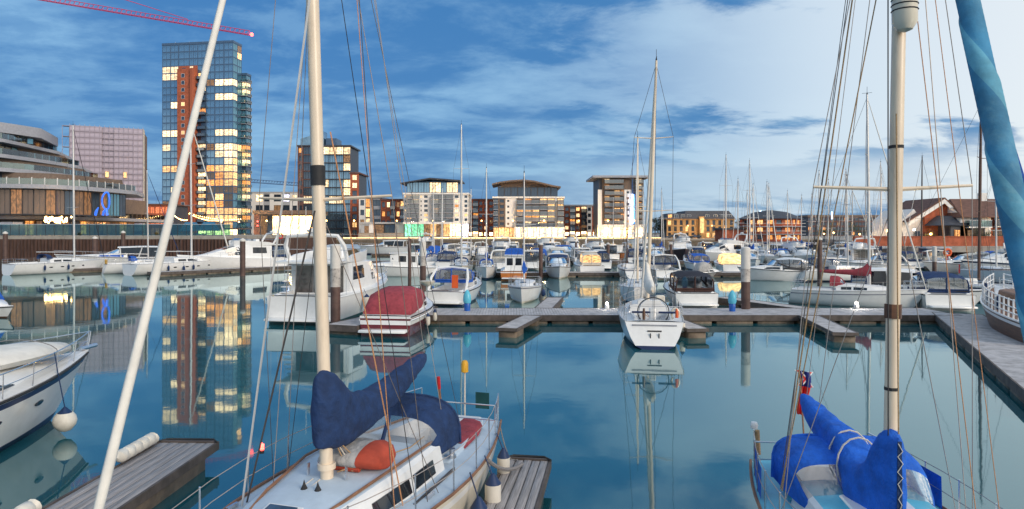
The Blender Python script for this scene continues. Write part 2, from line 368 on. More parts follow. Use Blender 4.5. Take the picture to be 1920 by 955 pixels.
def unit(m, fr='frame_dark', mull=1):
    k = (m, fr, mull)
    if k not in UNIT:
        b = MB(); b.box(-.5, .5, -.2, .2, -.5, .5, 0)
        t = 0.045
        for x0, x1, z0, z1 in ((-.5, .5, .5 - t, .5), (-.5, .5, -.5, -.5 + t), (-.5, -.5 + t, -.5 + t, .5 - t), (.5 - t, .5, -.5 + t, .5 - t)):
            b.box(x0, x1, -.55, -.2, z0, z1, 1)
        for i in range(mull):
            x = -.5 + (i + 1) / (mull + 1); b.box(x - .02, x + .02, -.5, -.2, -.5 + t, .5 - t, 1)
        UNIT[k] = b.mesh('window', [m, fr])
    return UNIT[k]
def ubox(m):
    k = ('box', m)
    if k not in UNIT: UNIT[k] = MB().box(-.5, .5, -.5, .5, -.5, .5).mesh('panel', m)
    return UNIT[k]
def inst(name, me, parent, loc, scale, rz=0.0):
    o = link(name, me, parent); o.location = loc; o.scale = scale; o.rotation_euler = (0, 0, rz); return o
# ================================================================ the setting
wb = MB(); wb.add([(-900, -60, 0), (900, -60, 0), (900, 900, 0), (-900, 900, 0)], [(0, 1, 2, 3)])
struct('water', wb, 'water')
b = MB(); b.add([(-4000, 600, 2.2), (4000, 600, 2.2), (4000, 5000, 2.2), (-4000, 5000, 2.2)], [(0, 1, 2, 3)])
struct('land_ground', b, 'land_ground')
def quay(name, poly, z, cope=0.6, wallm='sheet_pile', over=0.15, piles=(), copem='concrete'):
    """paved land behind a quay wall; piles = wall segments that show corrugated sheet piling"""
    b = MB(); b.prism(poly, -2.0, z - cope, 0)
    n = len(poly)
    struct(name, b, wallm)
    b = MB(); b.prism(poly, z - cope, z, 0); struct(name + '_paving', b, copem)
    if piles:
        b = MB()
        for (xa, ya), (xb, yb) in piles:
            L = math.hypot(xb - xa, yb - ya); ux, uy = (xb - xa) / L, (yb - ya) / L; nx, ny = uy, -ux
            k = int(L / 0.62); rows = [[], []]
            for i in range(k * 4 + 1):
                s = L * i / (k * 4); d = (0.06, 0.42, 0.42, 0.06)[i % 4]
                for r, zz in ((0, -1.5), (1, z - cope)): rows[r].append(Vector((xa + ux * s + nx * d, ya + uy * s + ny * d, zz)))
            b.loft(rows)
        tag(b.build('sheet_piling', 'sheet_pile', ang=10), 'rusty corrugated sheet piling along the quay foot', kind='structure')
LX = XA(442, 120)
quay('quay_left', [(-190, 120), (LX, 120), (LX + 3, 176), (-190, 176)], 4.4, 0.62, piles=[((-120, 120), (LX, 120)), ((LX, 120), (LX + 3, 176))])
quay('quay_far', [(-330, 176.3), (XA(1262, 176.3), 176.3), (XA(1262, 176.3) + 6, 232), (-330, 640)], 3.45, 0.45, 'concrete_wet', copem='paving')
quay('quay_middle', [(XA(1262, 176.3) + 6.3, 232), (106, 232), (330, 640), (-100, 640)], 2.75, 0.5, 'concrete_wet', copem='paving')
quay('quay_right', [(57, 97), (160, 97), (420, 640), (332, 640), (106.5, 232)], 3.0, 0.75, 'concrete_wet', copem='concrete', piles=[((57, 97), (140, 97))])

KF = {'win': (.2, .8, .25, .82), 'wide': (.08, .92, .2, .86), 'glass': (.015, .985, .05, .97), 'balc': (.03, .97, .04, .95), 'small': (.32, .68, .35, .72), 'tall': (.25, .75, .12, .9)}
LITS = ['lit_white', 'lit_warm', 'lit_warm', 'lit_orange', 'lit_dim']
def balcony_mesh(slab='slab_grey', gl='rail_glass'):
    k = ('balc', slab, gl)
    if k not in UNIT:
        b = MB(); b.box(-.5, .5, -1, 0, -.14, .05, 0)
        b.box(-.495, .495, -.98, -.95, .05, 1.0, 1); b.box(-.5, .5, -.99, -.93, 1.0, 1.06, 0)
        for x in (-.5, .485): b.box(x, x + .015, -.95, -.02, .05, 1.0, 1)
        UNIT[k] = b.mesh('balcony', [slab, gl])
    return UNIT[k]
class Building:
    def __init__(s, name, label, loc, rz=0.0, group=None):
        s.r = thing(name, label, 'building', loc, rz, group); s.walls = {}; s.fid = 0; s.rnd = random.Random(hash(label) % 9973 if False else sum(map(ord, label)))
    def W(s, m, own=False):
        if own: s.fid += 1
        return s.walls.setdefault((m, s.fid), MB())
    def facade(s, o, u, bays, nf, fh, z0=0.0, rec=0.3, litmap=None, lits=LITS, fr='frame_dark', balc=('slab_grey', 'rail_glass'), bd=1.3, nw='window', mull=1):
        L = math.hypot(*u); u = (u[0] / L, u[1] / L); n = (u[1], -u[0]); rz = math.atan2(u[1], u[0])
        def pt(x, z, d=0.0): return Vector((o[0] + u[0] * x - n[0] * d, o[1] + u[1] * x - n[1] * d, z))
        s.fid += 1; x = 0.0
        for bi, bay in enumerate(bays):
            wd = bay[0]; s.fid += 1
            for f in range(nf):
                kind, wm, gm, lp = bay[1:5]
                if len(bay) > 5:
                    for f0, f1, ov in bay[5]:
                        if f0 <= f <= f1: kind, wm, gm, lp = [q if q is not None else p for q, p in zip(ov, (kind, wm, gm, lp))]
                zb, zt = z0 + f * fh, z0 + (f + 1) * fh; W = s.W(wm)
                if kind == 'void': continue
                if kind == 'solid':
                    W.add([pt(x, zb), pt(x + wd, zb), pt(x + wd, zt), pt(x, zt)], [(0, 1, 2, 3)]); continue
                a, c, d, e = KF[kind]; xa, xb, za, ze = x + wd * a, x + wd * c, zb + fh * d, zb + fh * e
                W.add([pt(x, zb), pt(x + wd, zb), pt(x + wd, zt), pt(x, zt), pt(xa, za), pt(xb, za), pt(xb, ze), pt(xa, ze), pt(xa, za, rec), pt(xb, za, rec), pt(xb, ze, rec), pt(xa, ze, rec)],
                      [(0, 1, 5, 4), (1, 2, 6, 5), (2, 3, 7, 6), (3, 0, 4, 7), (4, 5, 9, 8), (5, 6, 10, 9), (6, 7, 11, 10), (7, 4, 8, 11)])
                g_ = gm
                if litmap is not None and (bi, f) in litmap: g_ = litmap[(bi, f)]
                elif s.rnd.random() < lp: g_ = s.rnd.choice(lits)
                inst(nw, unit(g_, fr, mull), s.r, pt((xa + xb) / 2, (za + ze) / 2, rec - 0.06), (xb - xa + .02, 0.12, ze - za + .02), rz)
                if kind == 'balc': inst('balcony', balcony_mesh(*balc), s.r, pt(x + wd / 2, zb + 0.05), (wd * .96, bd, 1), rz)
            x += wd
        return x
    def box(s, name, m, x0, x1, y0, y1, z0, z1): return MB().box(x0, x1, y0, y1, z0, z1).build(name, m, s.r)
    def poly(s, name, m, pts, z0, z1): return MB().prism(pts, z0, z1).build(name, m, s.r)
    def done(s):
        for (m, _), mb in s.walls.items(): mb.build('wall' if m not in ('roof_slate', 'roof_tile') else 'roof', m, s.r)
        return s.r
def fb(bays, W):                       # scale bay widths to fill W
    t = sum(q[0] for q in bays); return [(q[0] * W / t,) + tuple(q[1:]) for q in bays]

# ---- the tall tower
D = 265.0; k = D / F
X0, X1 = XA(304, D * 1.017), XA(437, D)
ang = math.atan2(-4.5, X1 - X0)
Wt = math.hypot(X1 - X0, 4.5); Ht = ZA(80, D) - 3.45; NF = 27; fh = Ht / NF
T = Building('tower_block', 'tall dark glass tower with a red brick column and lit windows', (X0, D * 1.017, 3.45), ang)
LW, LO, LV = 'lit_white', 'lit_warm', 'glass_teal'
px = Wt / 133.0
up = [(25, 26, ('glass', 'clad_blue', 'glass_blue', 0.0))]
bays = [(16 * px, 'glass', 'clad_blue', 'glass_blue', .05), (15 * px, 'glass', 'clad_blue', 'glass_blue', .05),
        (21 * px, 'small', 'brick_red', 'glass_dark', .25, [(24, 26, ('glass', 'clad_blue', 'glass_blue', 0.0))]),
        (7 * px, 'glass', 'brick_red', 'glass_teal', .3, [(24, 26, ('glass', 'clad_blue', 'glass_blue', 0.0))]),
        (8 * px, 'solid', 'brick_red', 'glass_dark', 0, [(24, 26, ('glass', 'clad_blue', 'glass_blue', 0.0))]),
        (16 * px, 'balc', 'clad_dark', 'glass_dark', .22, [(23, 26, ('glass', 'clad_blue', 'glass_blue', 0.0))]),
        (16 * px, 'glass', 'clad_blue', 'glass_blue', .03, [(0, 9, (None, None, 'glass_brown', .25))]),
        (17 * px, 'glass', 'clad_blue', 'glass_blue', .03, [(0, 9, (None, None, 'glass_brown', .4))]),
        (17 * px, 'glass', 'clad_blue', 'glass_blue', .03, [(0, 9, (None, None, 'glass_brown', .45))])]
lm = {}
for bi, fl, m in ((0, 23, LW), (1, 23, LW), (0, 22, LW), (1, 22, LW), (1, 18, LW), (2, 18, LW), (0, 14, LW), (1, 14, LW), (2, 14, LO), (7, 21, LW), (8, 21, LW), (6, 21, 'lit_dim'),
                  (7, 19, LW), (8, 19, LW), (7, 14, LW), (8, 14, LW), (7, 12, LW), (8, 12, LW), (8, 11, LW), (7, 11, LW), (8, 10, LW), (8, 9, LO), (7, 9, LO), (8, 8, LO), (7, 8, 'lit_orange'), (8, 7, LO),
                  (5, 17, 'lit_orange'), (5, 20, LW), (5, 12, LW), (5, 8, LW), (5, 7, LO), (5, 6, LW), (5, 5, LO), (5, 4, LW), (5, 3, LO), (3, 12, LW), (3, 9, LO), (3, 7, LO), (3, 6, LO), (3, 5, LW), (3, 3, LO),
                  (2, 10, 'lit_dim'), (2, 9, LO), (2, 3, LW), (1, 9, LO), (1, 6, LW), (6, 3, LO), (7, 3, LO), (8, 3, LO), (6, 2, LO), (7, 2, LO), (8, 2, LO), (6, 12, 'lit_dim')): lm[(bi, fl)] = m
for bi in range(9):
    lm[(bi, 0)] = 'lit_shop' if bi > 4 else 'lit_warm'
for bi in (0, 6, 7, 8): lm[(bi, 26)] = lm[(bi, 25)] = 'glass_blue'
T.facade((0, 0), (1, 0), bays, NF, fh, litmap=lm, balc=('clad_dark', 'smoke_glass'), bd=1.4, rec=.14, fr='clad_blue')
dp = 6.3
lm2 = {(0, 21): LW, (0, 19): LW, (0, 14): LW, (0, 12): LW, (0, 11): LW, (0, 10): LO, (0, 9): LW, (0, 8): LO, (0, 6): 'lit_dim', (0, 3): LO, (0, 2): LO, (0, 0): 'lit_shop'}
T.facade((Wt, 0), (0, 1), [(dp / 2, 'glass', 'clad_blue', 'glass_teal', .1), (dp / 2, 'glass', 'clad_blue', 'glass_teal', .15)], NF, fh, litmap=lm2, rec=.14, mull=1, fr='clad_blue')
NS = 23; sw_ = 2.0; sd_ = 3.6
lm3 = {(0, NS - 2): LW, (0, NS - 3): LW}
for f in range(2, 13): lm3[(0, f)] = [LW, LO, LO, 'glass_dark', 'lit_orange'][(f * 7) % 5]
T.facade((Wt, dp), (1, 0), [(sw_, 'balc', 'clad_blue', 'glass_teal', .1)], NS, fh, litmap=lm3, balc=('slab_grey', 'rail_glass'), bd=.8)
T.facade((Wt + sw_, dp), (0, 1), [(sd_, 'balc', 'clad_blue', 'glass_teal', .1)], NS, fh, litmap=lm3, fr='clad_blue', bd=.5)
T.box('core', 'clad_dark', 0.35, Wt - .35, 0.5, dp - .05, 0, Ht - .05); T.box('core', 'clad_dark', Wt - 8, Wt + sw_ - .4, dp + .5, dp + sd_, 0, NS * fh - .05)
T.box('roof', 'clad_blue', -.1, Wt + .1, -.1, dp + .1, Ht, Ht + .9); T.box('roof', 'clad_blue', Wt - 8, Wt + sw_ + .1, dp + .15, dp + sd_ + .1, NS * fh, NS * fh + .8)
T.box('fin', 'brick_red', 33 * px, 58.5 * px, -1.5, -.02, 3, 24 * fh - 1.5)
inst('fin', ubox('brick_red'), T.r, (63 * px, -1.2, 12 * fh), (7.4 * px, 2.3, 24 * fh - 3))
for f in range(3, 23): inst('window', unit('lit_warm' if f in (3, 9, 18, 14) else 'glass_dark', 'frame_white', 0), T.r, (44 * px, -1.52, f * fh + 1.5), (1.5, .14, 1.5))
T.box('canopy', 'clad_brown', Wt * .45, Wt + 8, -5, -.3, fh * 1.02, fh * 1.14)
for i in range(5): T.box('mast_aerial', 'steel', 3 + i * 6.1, 3.1 + i * 6.1, 4, 4.1, Ht + .9, Ht + 2.5)
T.done()

# ---- terraced waterfront hotel on the left quay
H = Building('terraced_hotel', 'glass hotel with curved stepped terraces on the left quay', (0, 0, 0))
rnd = random.Random(5)
def trace(z, pts): return [(XA(x, (z - CZ) * F / (HY - y)), (z - CZ) * F / (HY - y)) for x, y in pts]
def resample(pl, step):
    out = [Vector(pl[0])]; acc = 0
    for a, c in zip(pl[:-1], pl[1:]):
        a, c = Vector(a), Vector(c); L = (c - a).length; s = step - acc
        while s <= L: out.append(a.lerp(c, s / L)); s += step
        acc = (acc + L) % step
    return out
def offset(pl, d):
    res = []
    for i, p in enumerate(pl):
        t = (Vector(pl[min(i + 1, len(pl) - 1)]) - Vector(pl[max(i - 1, 0)])).normalized(); res.append(Vector(p) + Vector((-t.y, t.x)) * d)
    return res
levels = [  # z of slab top, thickness, front edge as seen
    (8.35, .7, [(-120, 404), (30, 404), (120, 406), (220, 409), (318, 413)]),
    (14.3, .8, [(-120, 344), (0, 344.5), (60, 345.5), (110, 347), (160, 350), (210, 354), (256, 358.5)]),
    (17.5, .75, [(-120, 311), (0, 314), (60, 319), (120, 326), (186, 335)]),
    (20.3, .7, [(-120, 283), (0, 288), (50, 295), (100, 302.5), (150, 311)]),
    (23.2, .65, [(-120, 252), (0, 259), (50, 270), (110, 284)]),
    (26.6, 2.0, [(-120, 215), (0, 229), (40, 235), (77, 241)])]
edges = []
for z, th, pts in levels:
    e = resample(trace(z, pts), 2.1); e.append(Vector(trace(z, pts)[-1])); edges.append(e)
    poly = [(p.x, p.y) for p in e] + [(e[-1].x - 6, e[-1].y + 14), (e[0].x - 20, e[0].y + 40)]
    H.poly('slab', 'slab_grey', poly, z - th, z)
def panes(e, z0, z1, inset, ms, weights, fr='frame_dark', name='window', gap=.06):
    w_ = offset(e, inset)
    for i in range(len(w_) - 1):
        a, c = w_[i], w_[i + 1]; L = (c - a).length
        if L < .5: continue
        m = rnd.choices(ms, weights)[0]
        inst(name, unit(m, fr, 1 if z1 - z0 > 3 else 0), H.r, ((a.x + c.x) / 2, (a.y + c.y) / 2, (z0 + z1) / 2), (L - gap, .1, z1 - z0), math.atan2(c.y - a.y, c.x - a.x))
def rail(e, z, h, inset, m, post=None):
    w_ = offset(e, inset)
    for i in range(len(w_) - 1):
        a, c = w_[i], w_[i + 1]; L = (c - a).length
        if L < .4: continue
        inst('balustrade_panel', ubox(m), H.r, ((a.x + c.x) / 2, (a.y + c.y) / 2, z + h / 2), (L - .05, .03, h), math.atan2(c.y - a.y, c.x - a.x))
        if post: inst('balustrade_post', ubox(post), H.r, (a.x, a.y, z + h / 2 + .1), (.13, .13, h + .2), 0)
base_e = resample(trace(8.35, [(-120, 406), (60, 406), (180, 408), (285, 411)]), 2.6)
panes(base_e, 4.4, 7.6, 4.0, ['lit_orange', 'glass_amber', 'glass_brown'], [2, 6, 4], )
e1 = edges[1][:-1]
h_ = len(e1) * 5 // 9
panes(e1[:h_ + 1], 8.4, 13.5, 1.6, ['glass_brown', 'glass_amber', 'lit_orange'], [6, 6, 1])
panes(e1[h_:], 8.4, 13.5, 1.6, ['glass_dark', 'glass_teal', 'glass_amber'], [5, 3, 2])
panes(edges[2], 14.4, 16.7, 2.2, ['glass_dark', 'glass_brown', 'lit_warm', 'glass_teal'], [5, 3, 1, 2])
panes(edges[3], 17.6, 19.5, 2.2, ['glass_teal', 'glass_dark', 'glass_brown'], [4, 3, 2])
panes(edges[4], 20.4, 22.5, 2.2, ['glass_teal', 'glass_dark', 'glass_brown'], [4, 3, 2])
panes(edges[5], 23.3, 24.6, 2.0, ['glass_teal', 'glass_brown', 'lit_warm'], [4, 3, 1])
rail(edges[0], 8.37, 1.1, .25, 'rail_glass', 'clad_brown')
rail(edges[1], 14.32, 1.15, .25, 'rail_glass', 'frame_white')
for i in (2, 3, 4): rail(edges[i], levels[i][0] + .02, 1.1, .25, 'rail_glass')
for (z, th, pts), e, nx_ in zip(levels[:-1], edges[:-1], levels[1:]):   # solid rooms behind the glass
    w_ = offset(e, 3.4 if z > 9 else 6.0)
    H.poly('room_wall', 'clad_brown', [(p.x, p.y) for p in w_] + [(w_[-1].x - 5, w_[-1].y + 9), (w_[0].x - 18, w_[0].y + 34)], (z if z > 9 else z) + .02, nx_[0] - nx_[1] - .02)
w_ = offset(base_e, 6.2); H.poly('room_wall', 'clad_brown', [(p.x, p.y) for p in w_] + [(w_[-1].x - 5, w_[-1].y + 9), (w_[0].x - 18, w_[0].y + 34)], 4.42, 7.6)
sx0, sx1 = edges[0][0], edges[0][3]
H.box('ramp', 'slab_grey', XA(-20, 118), XA(2, 124), 123.5, 126, 6.3, 6.9)
chand = MB()
for i in range(46):
    a = rnd.uniform(0, 6.28); q = rnd.uniform(.2, 2.6); c = P(105, 412, 127)
    chand.lathe([(.02, -.2), (.16, -.1), (.16, .1), (.02, .2)], 6, (c.x + q * math.cos(a) * 1.3, c.y + q * .4 * math.sin(a), c.z + rnd.uniform(-.6, .5)))
chand.build('chandelier', 'bulb', H.r)['kind'] = 'stuff'
H.done()
# the blue knotted sculpture on the terrace
b = MB(); c = P(199, 408, 132)
pts = [Vector((.75 * math.sin(t), .15 * math.cos(2 * t), 2.9 + 1.25 * -math.cos(t) * 1.35)) for t in [i * 2 * math.pi / 20 for i in range(21)]]
b.tube(pts, .17, 8); b.tube([(0, 0, 1.3), (.1, 0, .6), (.25, 0, 0)], .26, 8); b.tube([(0, 0, 1.3), (-.55, .1, .7), (-.7, .1, 0)], .22, 8)
b.tube([(-2.2, 0, 0), (-1.9, 0, .9), (-1.6, .1, 1.6)], [.3, .25, .1], 8)
o = b.build('sculpture', 'sculpture_blue'); o.location = (c.x, c.y, 8.36); tag(o, 'bright blue knotted loop sculpture on the hotel terrace', 'sculpture')

# ---- glass screen along the left promenade
S = thing('glass_screen', 'green glass wind screen along the left promenade edge', 'screen', (0, 0, 4.4))
xx = -96.0
while xx < LX - 1.6:
    inst('glass_panel', ubox('green_glass'), S, (xx + .8, 121.2, 1.05), (1.54, .04, 1.95)); inst('post', ubox('frame_dark'), S, (xx, 121.2, 1.0), (.07, .07, 2.0)); xx += 1.6
MB().box(-96, LX - 1, 121.15, 121.25, 2.03, 2.1).build('top_rail', 'steel', S)

# ---- building wrapped in scaffold sheeting
D = 190.0
xa, xb = XA(131, D), XA(268, D * 1.04)
Bq = Building('scaffolded_building', 'square block wrapped in mauve scaffold sheeting behind the hotel', (xa, D, 3.45), math.atan2(7.6, xb - xa))
Wq = math.hypot(xb - xa, 7.6); Hq = ZA(234, D) - 3.45
nl = 19
for i in range(nl):
    z = i * Hq / nl
    for j, (f0, f1) in enumerate(((0, .43), (.43, .6), (.6, .86), (.86, 1))):
        d = (.0, .5, .12, .02)[j]
        inst('sheet', ubox('scaffold_sheet'), Bq.r, (Wq * (f0 + f1) / 2, d + rnd.uniform(-.05, .05), z + Hq / nl / 2), (Wq * (f1 - f0) - .03, .06, Hq / nl - .22))
    inst('scaffold_lift', ubox('scaffold_tube'), Bq.r, (Wq / 2, -.12, z), (Wq + .3, .12, .16))
for i in range(16): inst('standard', ubox('scaffold_tube'), Bq.r, (Wq * i / 15, -.2, Hq / 2), (.1, .1, Hq + .6))
Bq.box('core', 'clad_brown', .2, Wq - .2, .8, 18, 0, Hq - .3)
Bq.box('side_sheet', 'canvas_cream', Wq + .02, Wq + .12, -.1, 5, 0, Hq)
for zz in (.3, .55): inst('window', unit('lit_warm', 'frame_dark', 0), Bq.r, (Wq * (zz + .2), -.28, Hq * .57), (.9, .1, 1.8))
for i in range(9):                                     # stair tower on the left side
    inst('stair_landing', ubox('scaffold_tube'), Bq.r, (-1.0, 1.5, 8 + i * 3), (1.8, 2, .12))
for x_ in (-1.9, -.2): inst('standard', ubox('scaffold_tube'), Bq.r, (x_, .5, 17), (.12, .12, 30))
Bq.done()

# ---- blocks along the far quay
def block(name, label, pl, pr, yt, D, bays, nf, roof='clad_dark', depth=14, z0=3.45, rz=0.0, right=None, left=None, litmap=None, lits=LITS, fr='frame_dark', over=.3, roofh=.5, **kw):
    x0, x1 = XA(pl, D), XA(pr, D); W = (x1 - x0) / math.cos(rz); Hh = ZA(yt, D) - z0
    B = Building(name, label, (x0, D, z0), rz); fh = Hh / nf
    B.facade((0, 0), (1, 0), fb(bays, W), nf, fh, litmap=litmap, lits=lits, fr=fr, **kw)
    if right: B.facade((W, 0), (0, 1), fb(right, depth), nf, fh, lits=lits, fr=fr, **kw)
    if left: B.facade((0, depth), (0, -1), fb(left, depth), nf, fh, lits=lits, fr=fr, **kw)
    B.box('core', 'clad_dark', .4, W - .4, .4, depth, 0, Hh - .02)
    if roof: B.box('roof', roof, -over, W + over, -over, depth + over, Hh, Hh + roofh)
    B.Wd, B.H, B.fh, B.depth = W, Hh, fh, depth
    return B
WH, BR, GB, GT, GD = 'render_white', 'brick_red', 'glass_blue', 'glass_teal', 'glass_dark'
# dark glass block with sloping blue screen
B = block('glass_office_block', 'dark glass block with a sloping blue roof screen behind the near mast', 558, 657, 275, 230,
          [(9, 'win', 'brick_dark', GD, .05), (17, 'glass', 'brick_dark', GD, .08), (14, 'glass', 'clad_blue', GT, .1), (12, 'glass', 'clad_dark', GB, .08), (12, 'glass', 'clad_dark', GB, .08), (12, 'glass', 'clad_dark', GB, .15), (12, 'glass', 'clad_dark', GB, .2)], 11,
          litmap={(4, 10): LW, (5, 10): LW, (6, 10): LW, (3, 10): LW, (6, 6): LW, (6, 5): LW, (5, 4): LW, (4, 4): LW, (1, 4): LW, (3, 6): LW, (1, 0): 'lit_orange'}, mull=3)
W, Hh = B.Wd, B.H
mb = MB(); mb.loft([[Vector((1, -.3, Hh + .5)), Vector((W * .5, -.3, Hh + .5)), Vector((W * .5, -.3, Hh + 5.2)), Vector((1, -.3, Hh + 2.6))], [Vector((1, 4, Hh + .5)), Vector((W * .5, 4, Hh + .5)), Vector((W * .5, 4, Hh + 5.2)), Vector((1, 4, Hh + 2.6))]], True, (1, 1))
mb.build('roof_screen', 'glass_blue', B.r); B.box('plant_room', 'clad_blue', W * .52, W * .72, 1, 8, Hh + .5, Hh + 3.0)
for i in range(3, 11): inst('floor_slab', ubox('clad_dark'), B.r, (W * .78, -.35, i * B.fh), (W * .44, .7, .3))
B.done()
B = block('brick_office_wing', 'narrow red brick wing right of the dark glass block', 656.5, 673, 326, 229, [(3, 'solid', BR, GD, 0), (10, 'wide', BR, GD, .1), (3, 'solid', BR, GD, 0)], 8, litmap={(1, 7): LW, (1, 6): LW}, roof='brick_dark'); B.done()
B = block('white_terrace_block', 'low white block with three dark strip windows beside brick flats', 673, 714, 372, 215,
          [(12, 'win', WH, GD, .1), (8, 'glass', 'clad_dark', GD, .5), (4, 'solid', 'render_grey', GD, 0), (16, 'wide', 'render_grey', GD, .05)], 4, litmap={(1, 1): LW, (1, 2): LO, (1, 3): 'lit_orange'}, roof='clad_blue'); B.done()
B = block('brick_flats_low', 'low red brick flats with balconies left of the white apartment block', 714.5, 757.5, 376, 214,
          [(8, 'win', BR, GD, .15), (8, 'win', BR, GD, .2), (8, 'balc', BR, GD, .3), (8, 'win', BR, GD, .2), (6, 'balc', BR, GD, .3)], 4, roof='brick_dark', balc=('clad_dark', 'smoke_glass')); B.done()
# podium with shops below these two
B = block('podium_shops', 'pale single-storey podium with dark shopfront under the low flats', 676, 757, 420, 200, [(3, 'solid', 'render_grey', GD, 0), (5, 'wide', 'render_grey', GD, .4), (4, 'solid', WH, GD, 0), (10, 'glass', 'clad_dark', GD, .1), (10, 'glass', 'clad_dark', GD, .1), (8, 'solid', WH, GD, 0)], 1, roof='render_grey', litmap={(3, 0): 'lit_dim', (1, 0): 'lit_dim'}); B.done()
# white apartment block
B = block('white_apartment_block', 'white apartment block with dark glass middle and glazed penthouse', 757, 878, 365, 196,
          [(5, 'small', WH, GD, .1), (8, 'balc', WH, GD, .2), (13, 'balc', 'clad_blue', GD, .15), (6, 'small', WH, GD, .15), (10, 'win', WH, GD, .3), (5, 'solid', WH, GD, 0),
           (12, 'balc', 'clad_dark', GD, .12), (12, 'balc', 'clad_dark', GD, .12), (12, 'balc', 'clad_dark', GD, .15), (11, 'win', WH, GD, .35), (6, 'small', WH, GD, .3), (8, 'win', WH, GD, .3)], 6,
          litmap={(2, 5): LW, (1, 5): LO, (4, 1): LO, (4, 0): LW, (9, 4): LW, (9, 1): LW, (3, 5): LO}, roof=WH, z0=8.0, balc=('slab_grey', 'smoke_glass'),
          left=[(6, 'small', WH, GD, .1), (8, 'win', WH, GD, .1)], right=[(6, 'win', WH, GD, .2), (8, 'win', WH, GD, .2)])
W, Hh = B.Wd, B.H
B.facade((W * .03, 2.2), (1, 0), fb([(8, 'glass', 'clad_blue', GB, 0)] * 9, W * .8), 1, 3.4, z0=Hh + .5, litmap={(i, 0): LW for i in (4, 5, 7, 8)})
B.box('penthouse_core', 'clad_blue', W * .035, W * .825, 2.6, 12, Hh + .5, Hh + 3.8)
mb = MB(); mb.loft([[Vector((-1.2, y, Hh + 3.5)), Vector((W * .4, y, Hh + 5.0)), Vector((W * .9, y, Hh + 4.3)), Vector((W * .9, y, Hh + 3.95)), Vector((W * .4, y, Hh + 4.6)), Vector((-1.2, y, Hh + 3.2))] for y in (.6, 13)], True, (1, 1)); mb.build('roof', 'clad_dark', B.r)
zg = 8.0 - 3.45
B.facade((0, 1.5), (1, 0), fb([(8, 'glass', WH, 'glass_teal', 0)] * 10, W), 1, zg, z0=-zg, lits=['lit_shop'], litmap={**{(i, 0): 'lit_green' for i in (0, 1, 2)}, (3, 0): 'lit_dim', (4, 0): 'lit_warm', (5, 0): 'lit_dim', (6, 0): 'lit_warm', (7, 0): 'lit_shop', (8, 0): 'lit_shop', (9, 0): 'lit_violet'})
B.box('shop_core', 'clad_dark', .3, W - .3, 1.95, 12, -zg, -.05); B.box('shop_awning', 'render_white', 0, W, -1.6, 1.45, -.55, -.02)
B.done()
B = block('brick_flats_tall', 'red brick flats between the white block and the curved-roof block', 878.5, 926, 376, 206,
          [(6, 'win', BR, GD, .3), (8, 'balc', BR, GD, .4), (7, 'win', BR, GD, .2), (7, 'win', BR, GD, .2), (8, 'win', BR, GD, .25)], 6, roof='brick_dark', litmap={(i, 0): 'lit_shop' for i in range(5)}, balc=('clad_dark', 'smoke_glass')); B.done()
# block with the curved roof
B = block('curved_roof_block', 'apartment block with a curved sweeping roof and bright ground floor', 925, 1057, 372, 194,
          [(9, 'balc', 'clad_brown', GD, .35), (13, 'win', 'clad_brown', GD, .2), (10, 'small', WH, GD, .2), (10, 'solid', WH, GD, 0), (14, 'balc', 'clad_brown', 'glass_brown', .3), (14, 'balc', 'clad_brown', 'glass_brown', .3), (14, 'balc', 'clad_brown', 'glass_brown', .3), (14, 'balc', 'clad_brown', 'glass_brown', .4), (14, 'balc', 'clad_brown', 'glass_brown', .5), (4, 'solid', WH, GD, 0), (12, 'balc', 'clad_brown', 'glass_brown', .5)], 5, z0=6.6,
          litmap={(8, 4): LO, (8, 3): LO, (8, 2): LO, (10, 4): LO, (10, 3): LO, (6, 2): LO, (5, 2): LO}, roof=WH, balc=('slab_grey', 'smoke_glass'), left=[(6, 'win', 'clad_brown', GD, .2), (8, 'win', 'clad_brown', GD, .2)], right=[(6, 'win', WH, GD, .3), (8, 'win', WH, GD, .3)])
W, Hh = B.Wd, B.H
B.facade((W * .06, 2.4), (1, 0), fb([(8, 'glass', 'clad_brown', GD, .06)] * 9, W * .86), 1, 3.0, z0=Hh + .5)
B.box('penthouse_core', 'clad_brown', W * .07, W * .91, 2.8, 12, Hh + .5, Hh + 3.4)
cv = [(-.02, 4.3), (.1, 4.9), (.25, 5.3), (.42, 5.5), (.58, 5.2), (.72, 4.5), (.86, 3.8), (.96, 3.5)]
mb = MB(); mb.loft([[Vector((W * x, y, Hh + z)) for x, z in cv] + [Vector((W * x, y, Hh + z - .45)) for x, z in reversed(cv)] for y in (.3, 13.5)], True, (1, 1)); mb.build('roof', 'clad_brown', B.r)
mb = MB(); mb.loft([[Vector((W * x, y, Hh + z - .46)) for x, z in cv[1:-1]] + [Vector((W * cv[-2][0], y, Hh + 3.3)), Vector((W * cv[1][0], y, Hh + 3.3))] for y in (2.7, 12)], True, (1, 1)); mb.build('roof_gable', 'clad_brown', B.r)
zg = 6.6 - 3.45
B.facade((0, 1.0), (1, 0), fb([(8, 'glass', WH, 'lit_shop', 0)] * 13, W), 1, zg, z0=-zg, litmap={(i, 0): ('lit_shop' if i > 3 else 'lit_warm') for i in range(13)})
B.box('shop_core', 'clad_dark', .3, W - .3, 1.5, 12, -zg, -.05)
for i in range(9): B.box('colonnade_column', WH, W * (.3 + i * .085), W * (.3 + i * .085) + .6, -1.4, -.8, -zg, -.02)
B.done()
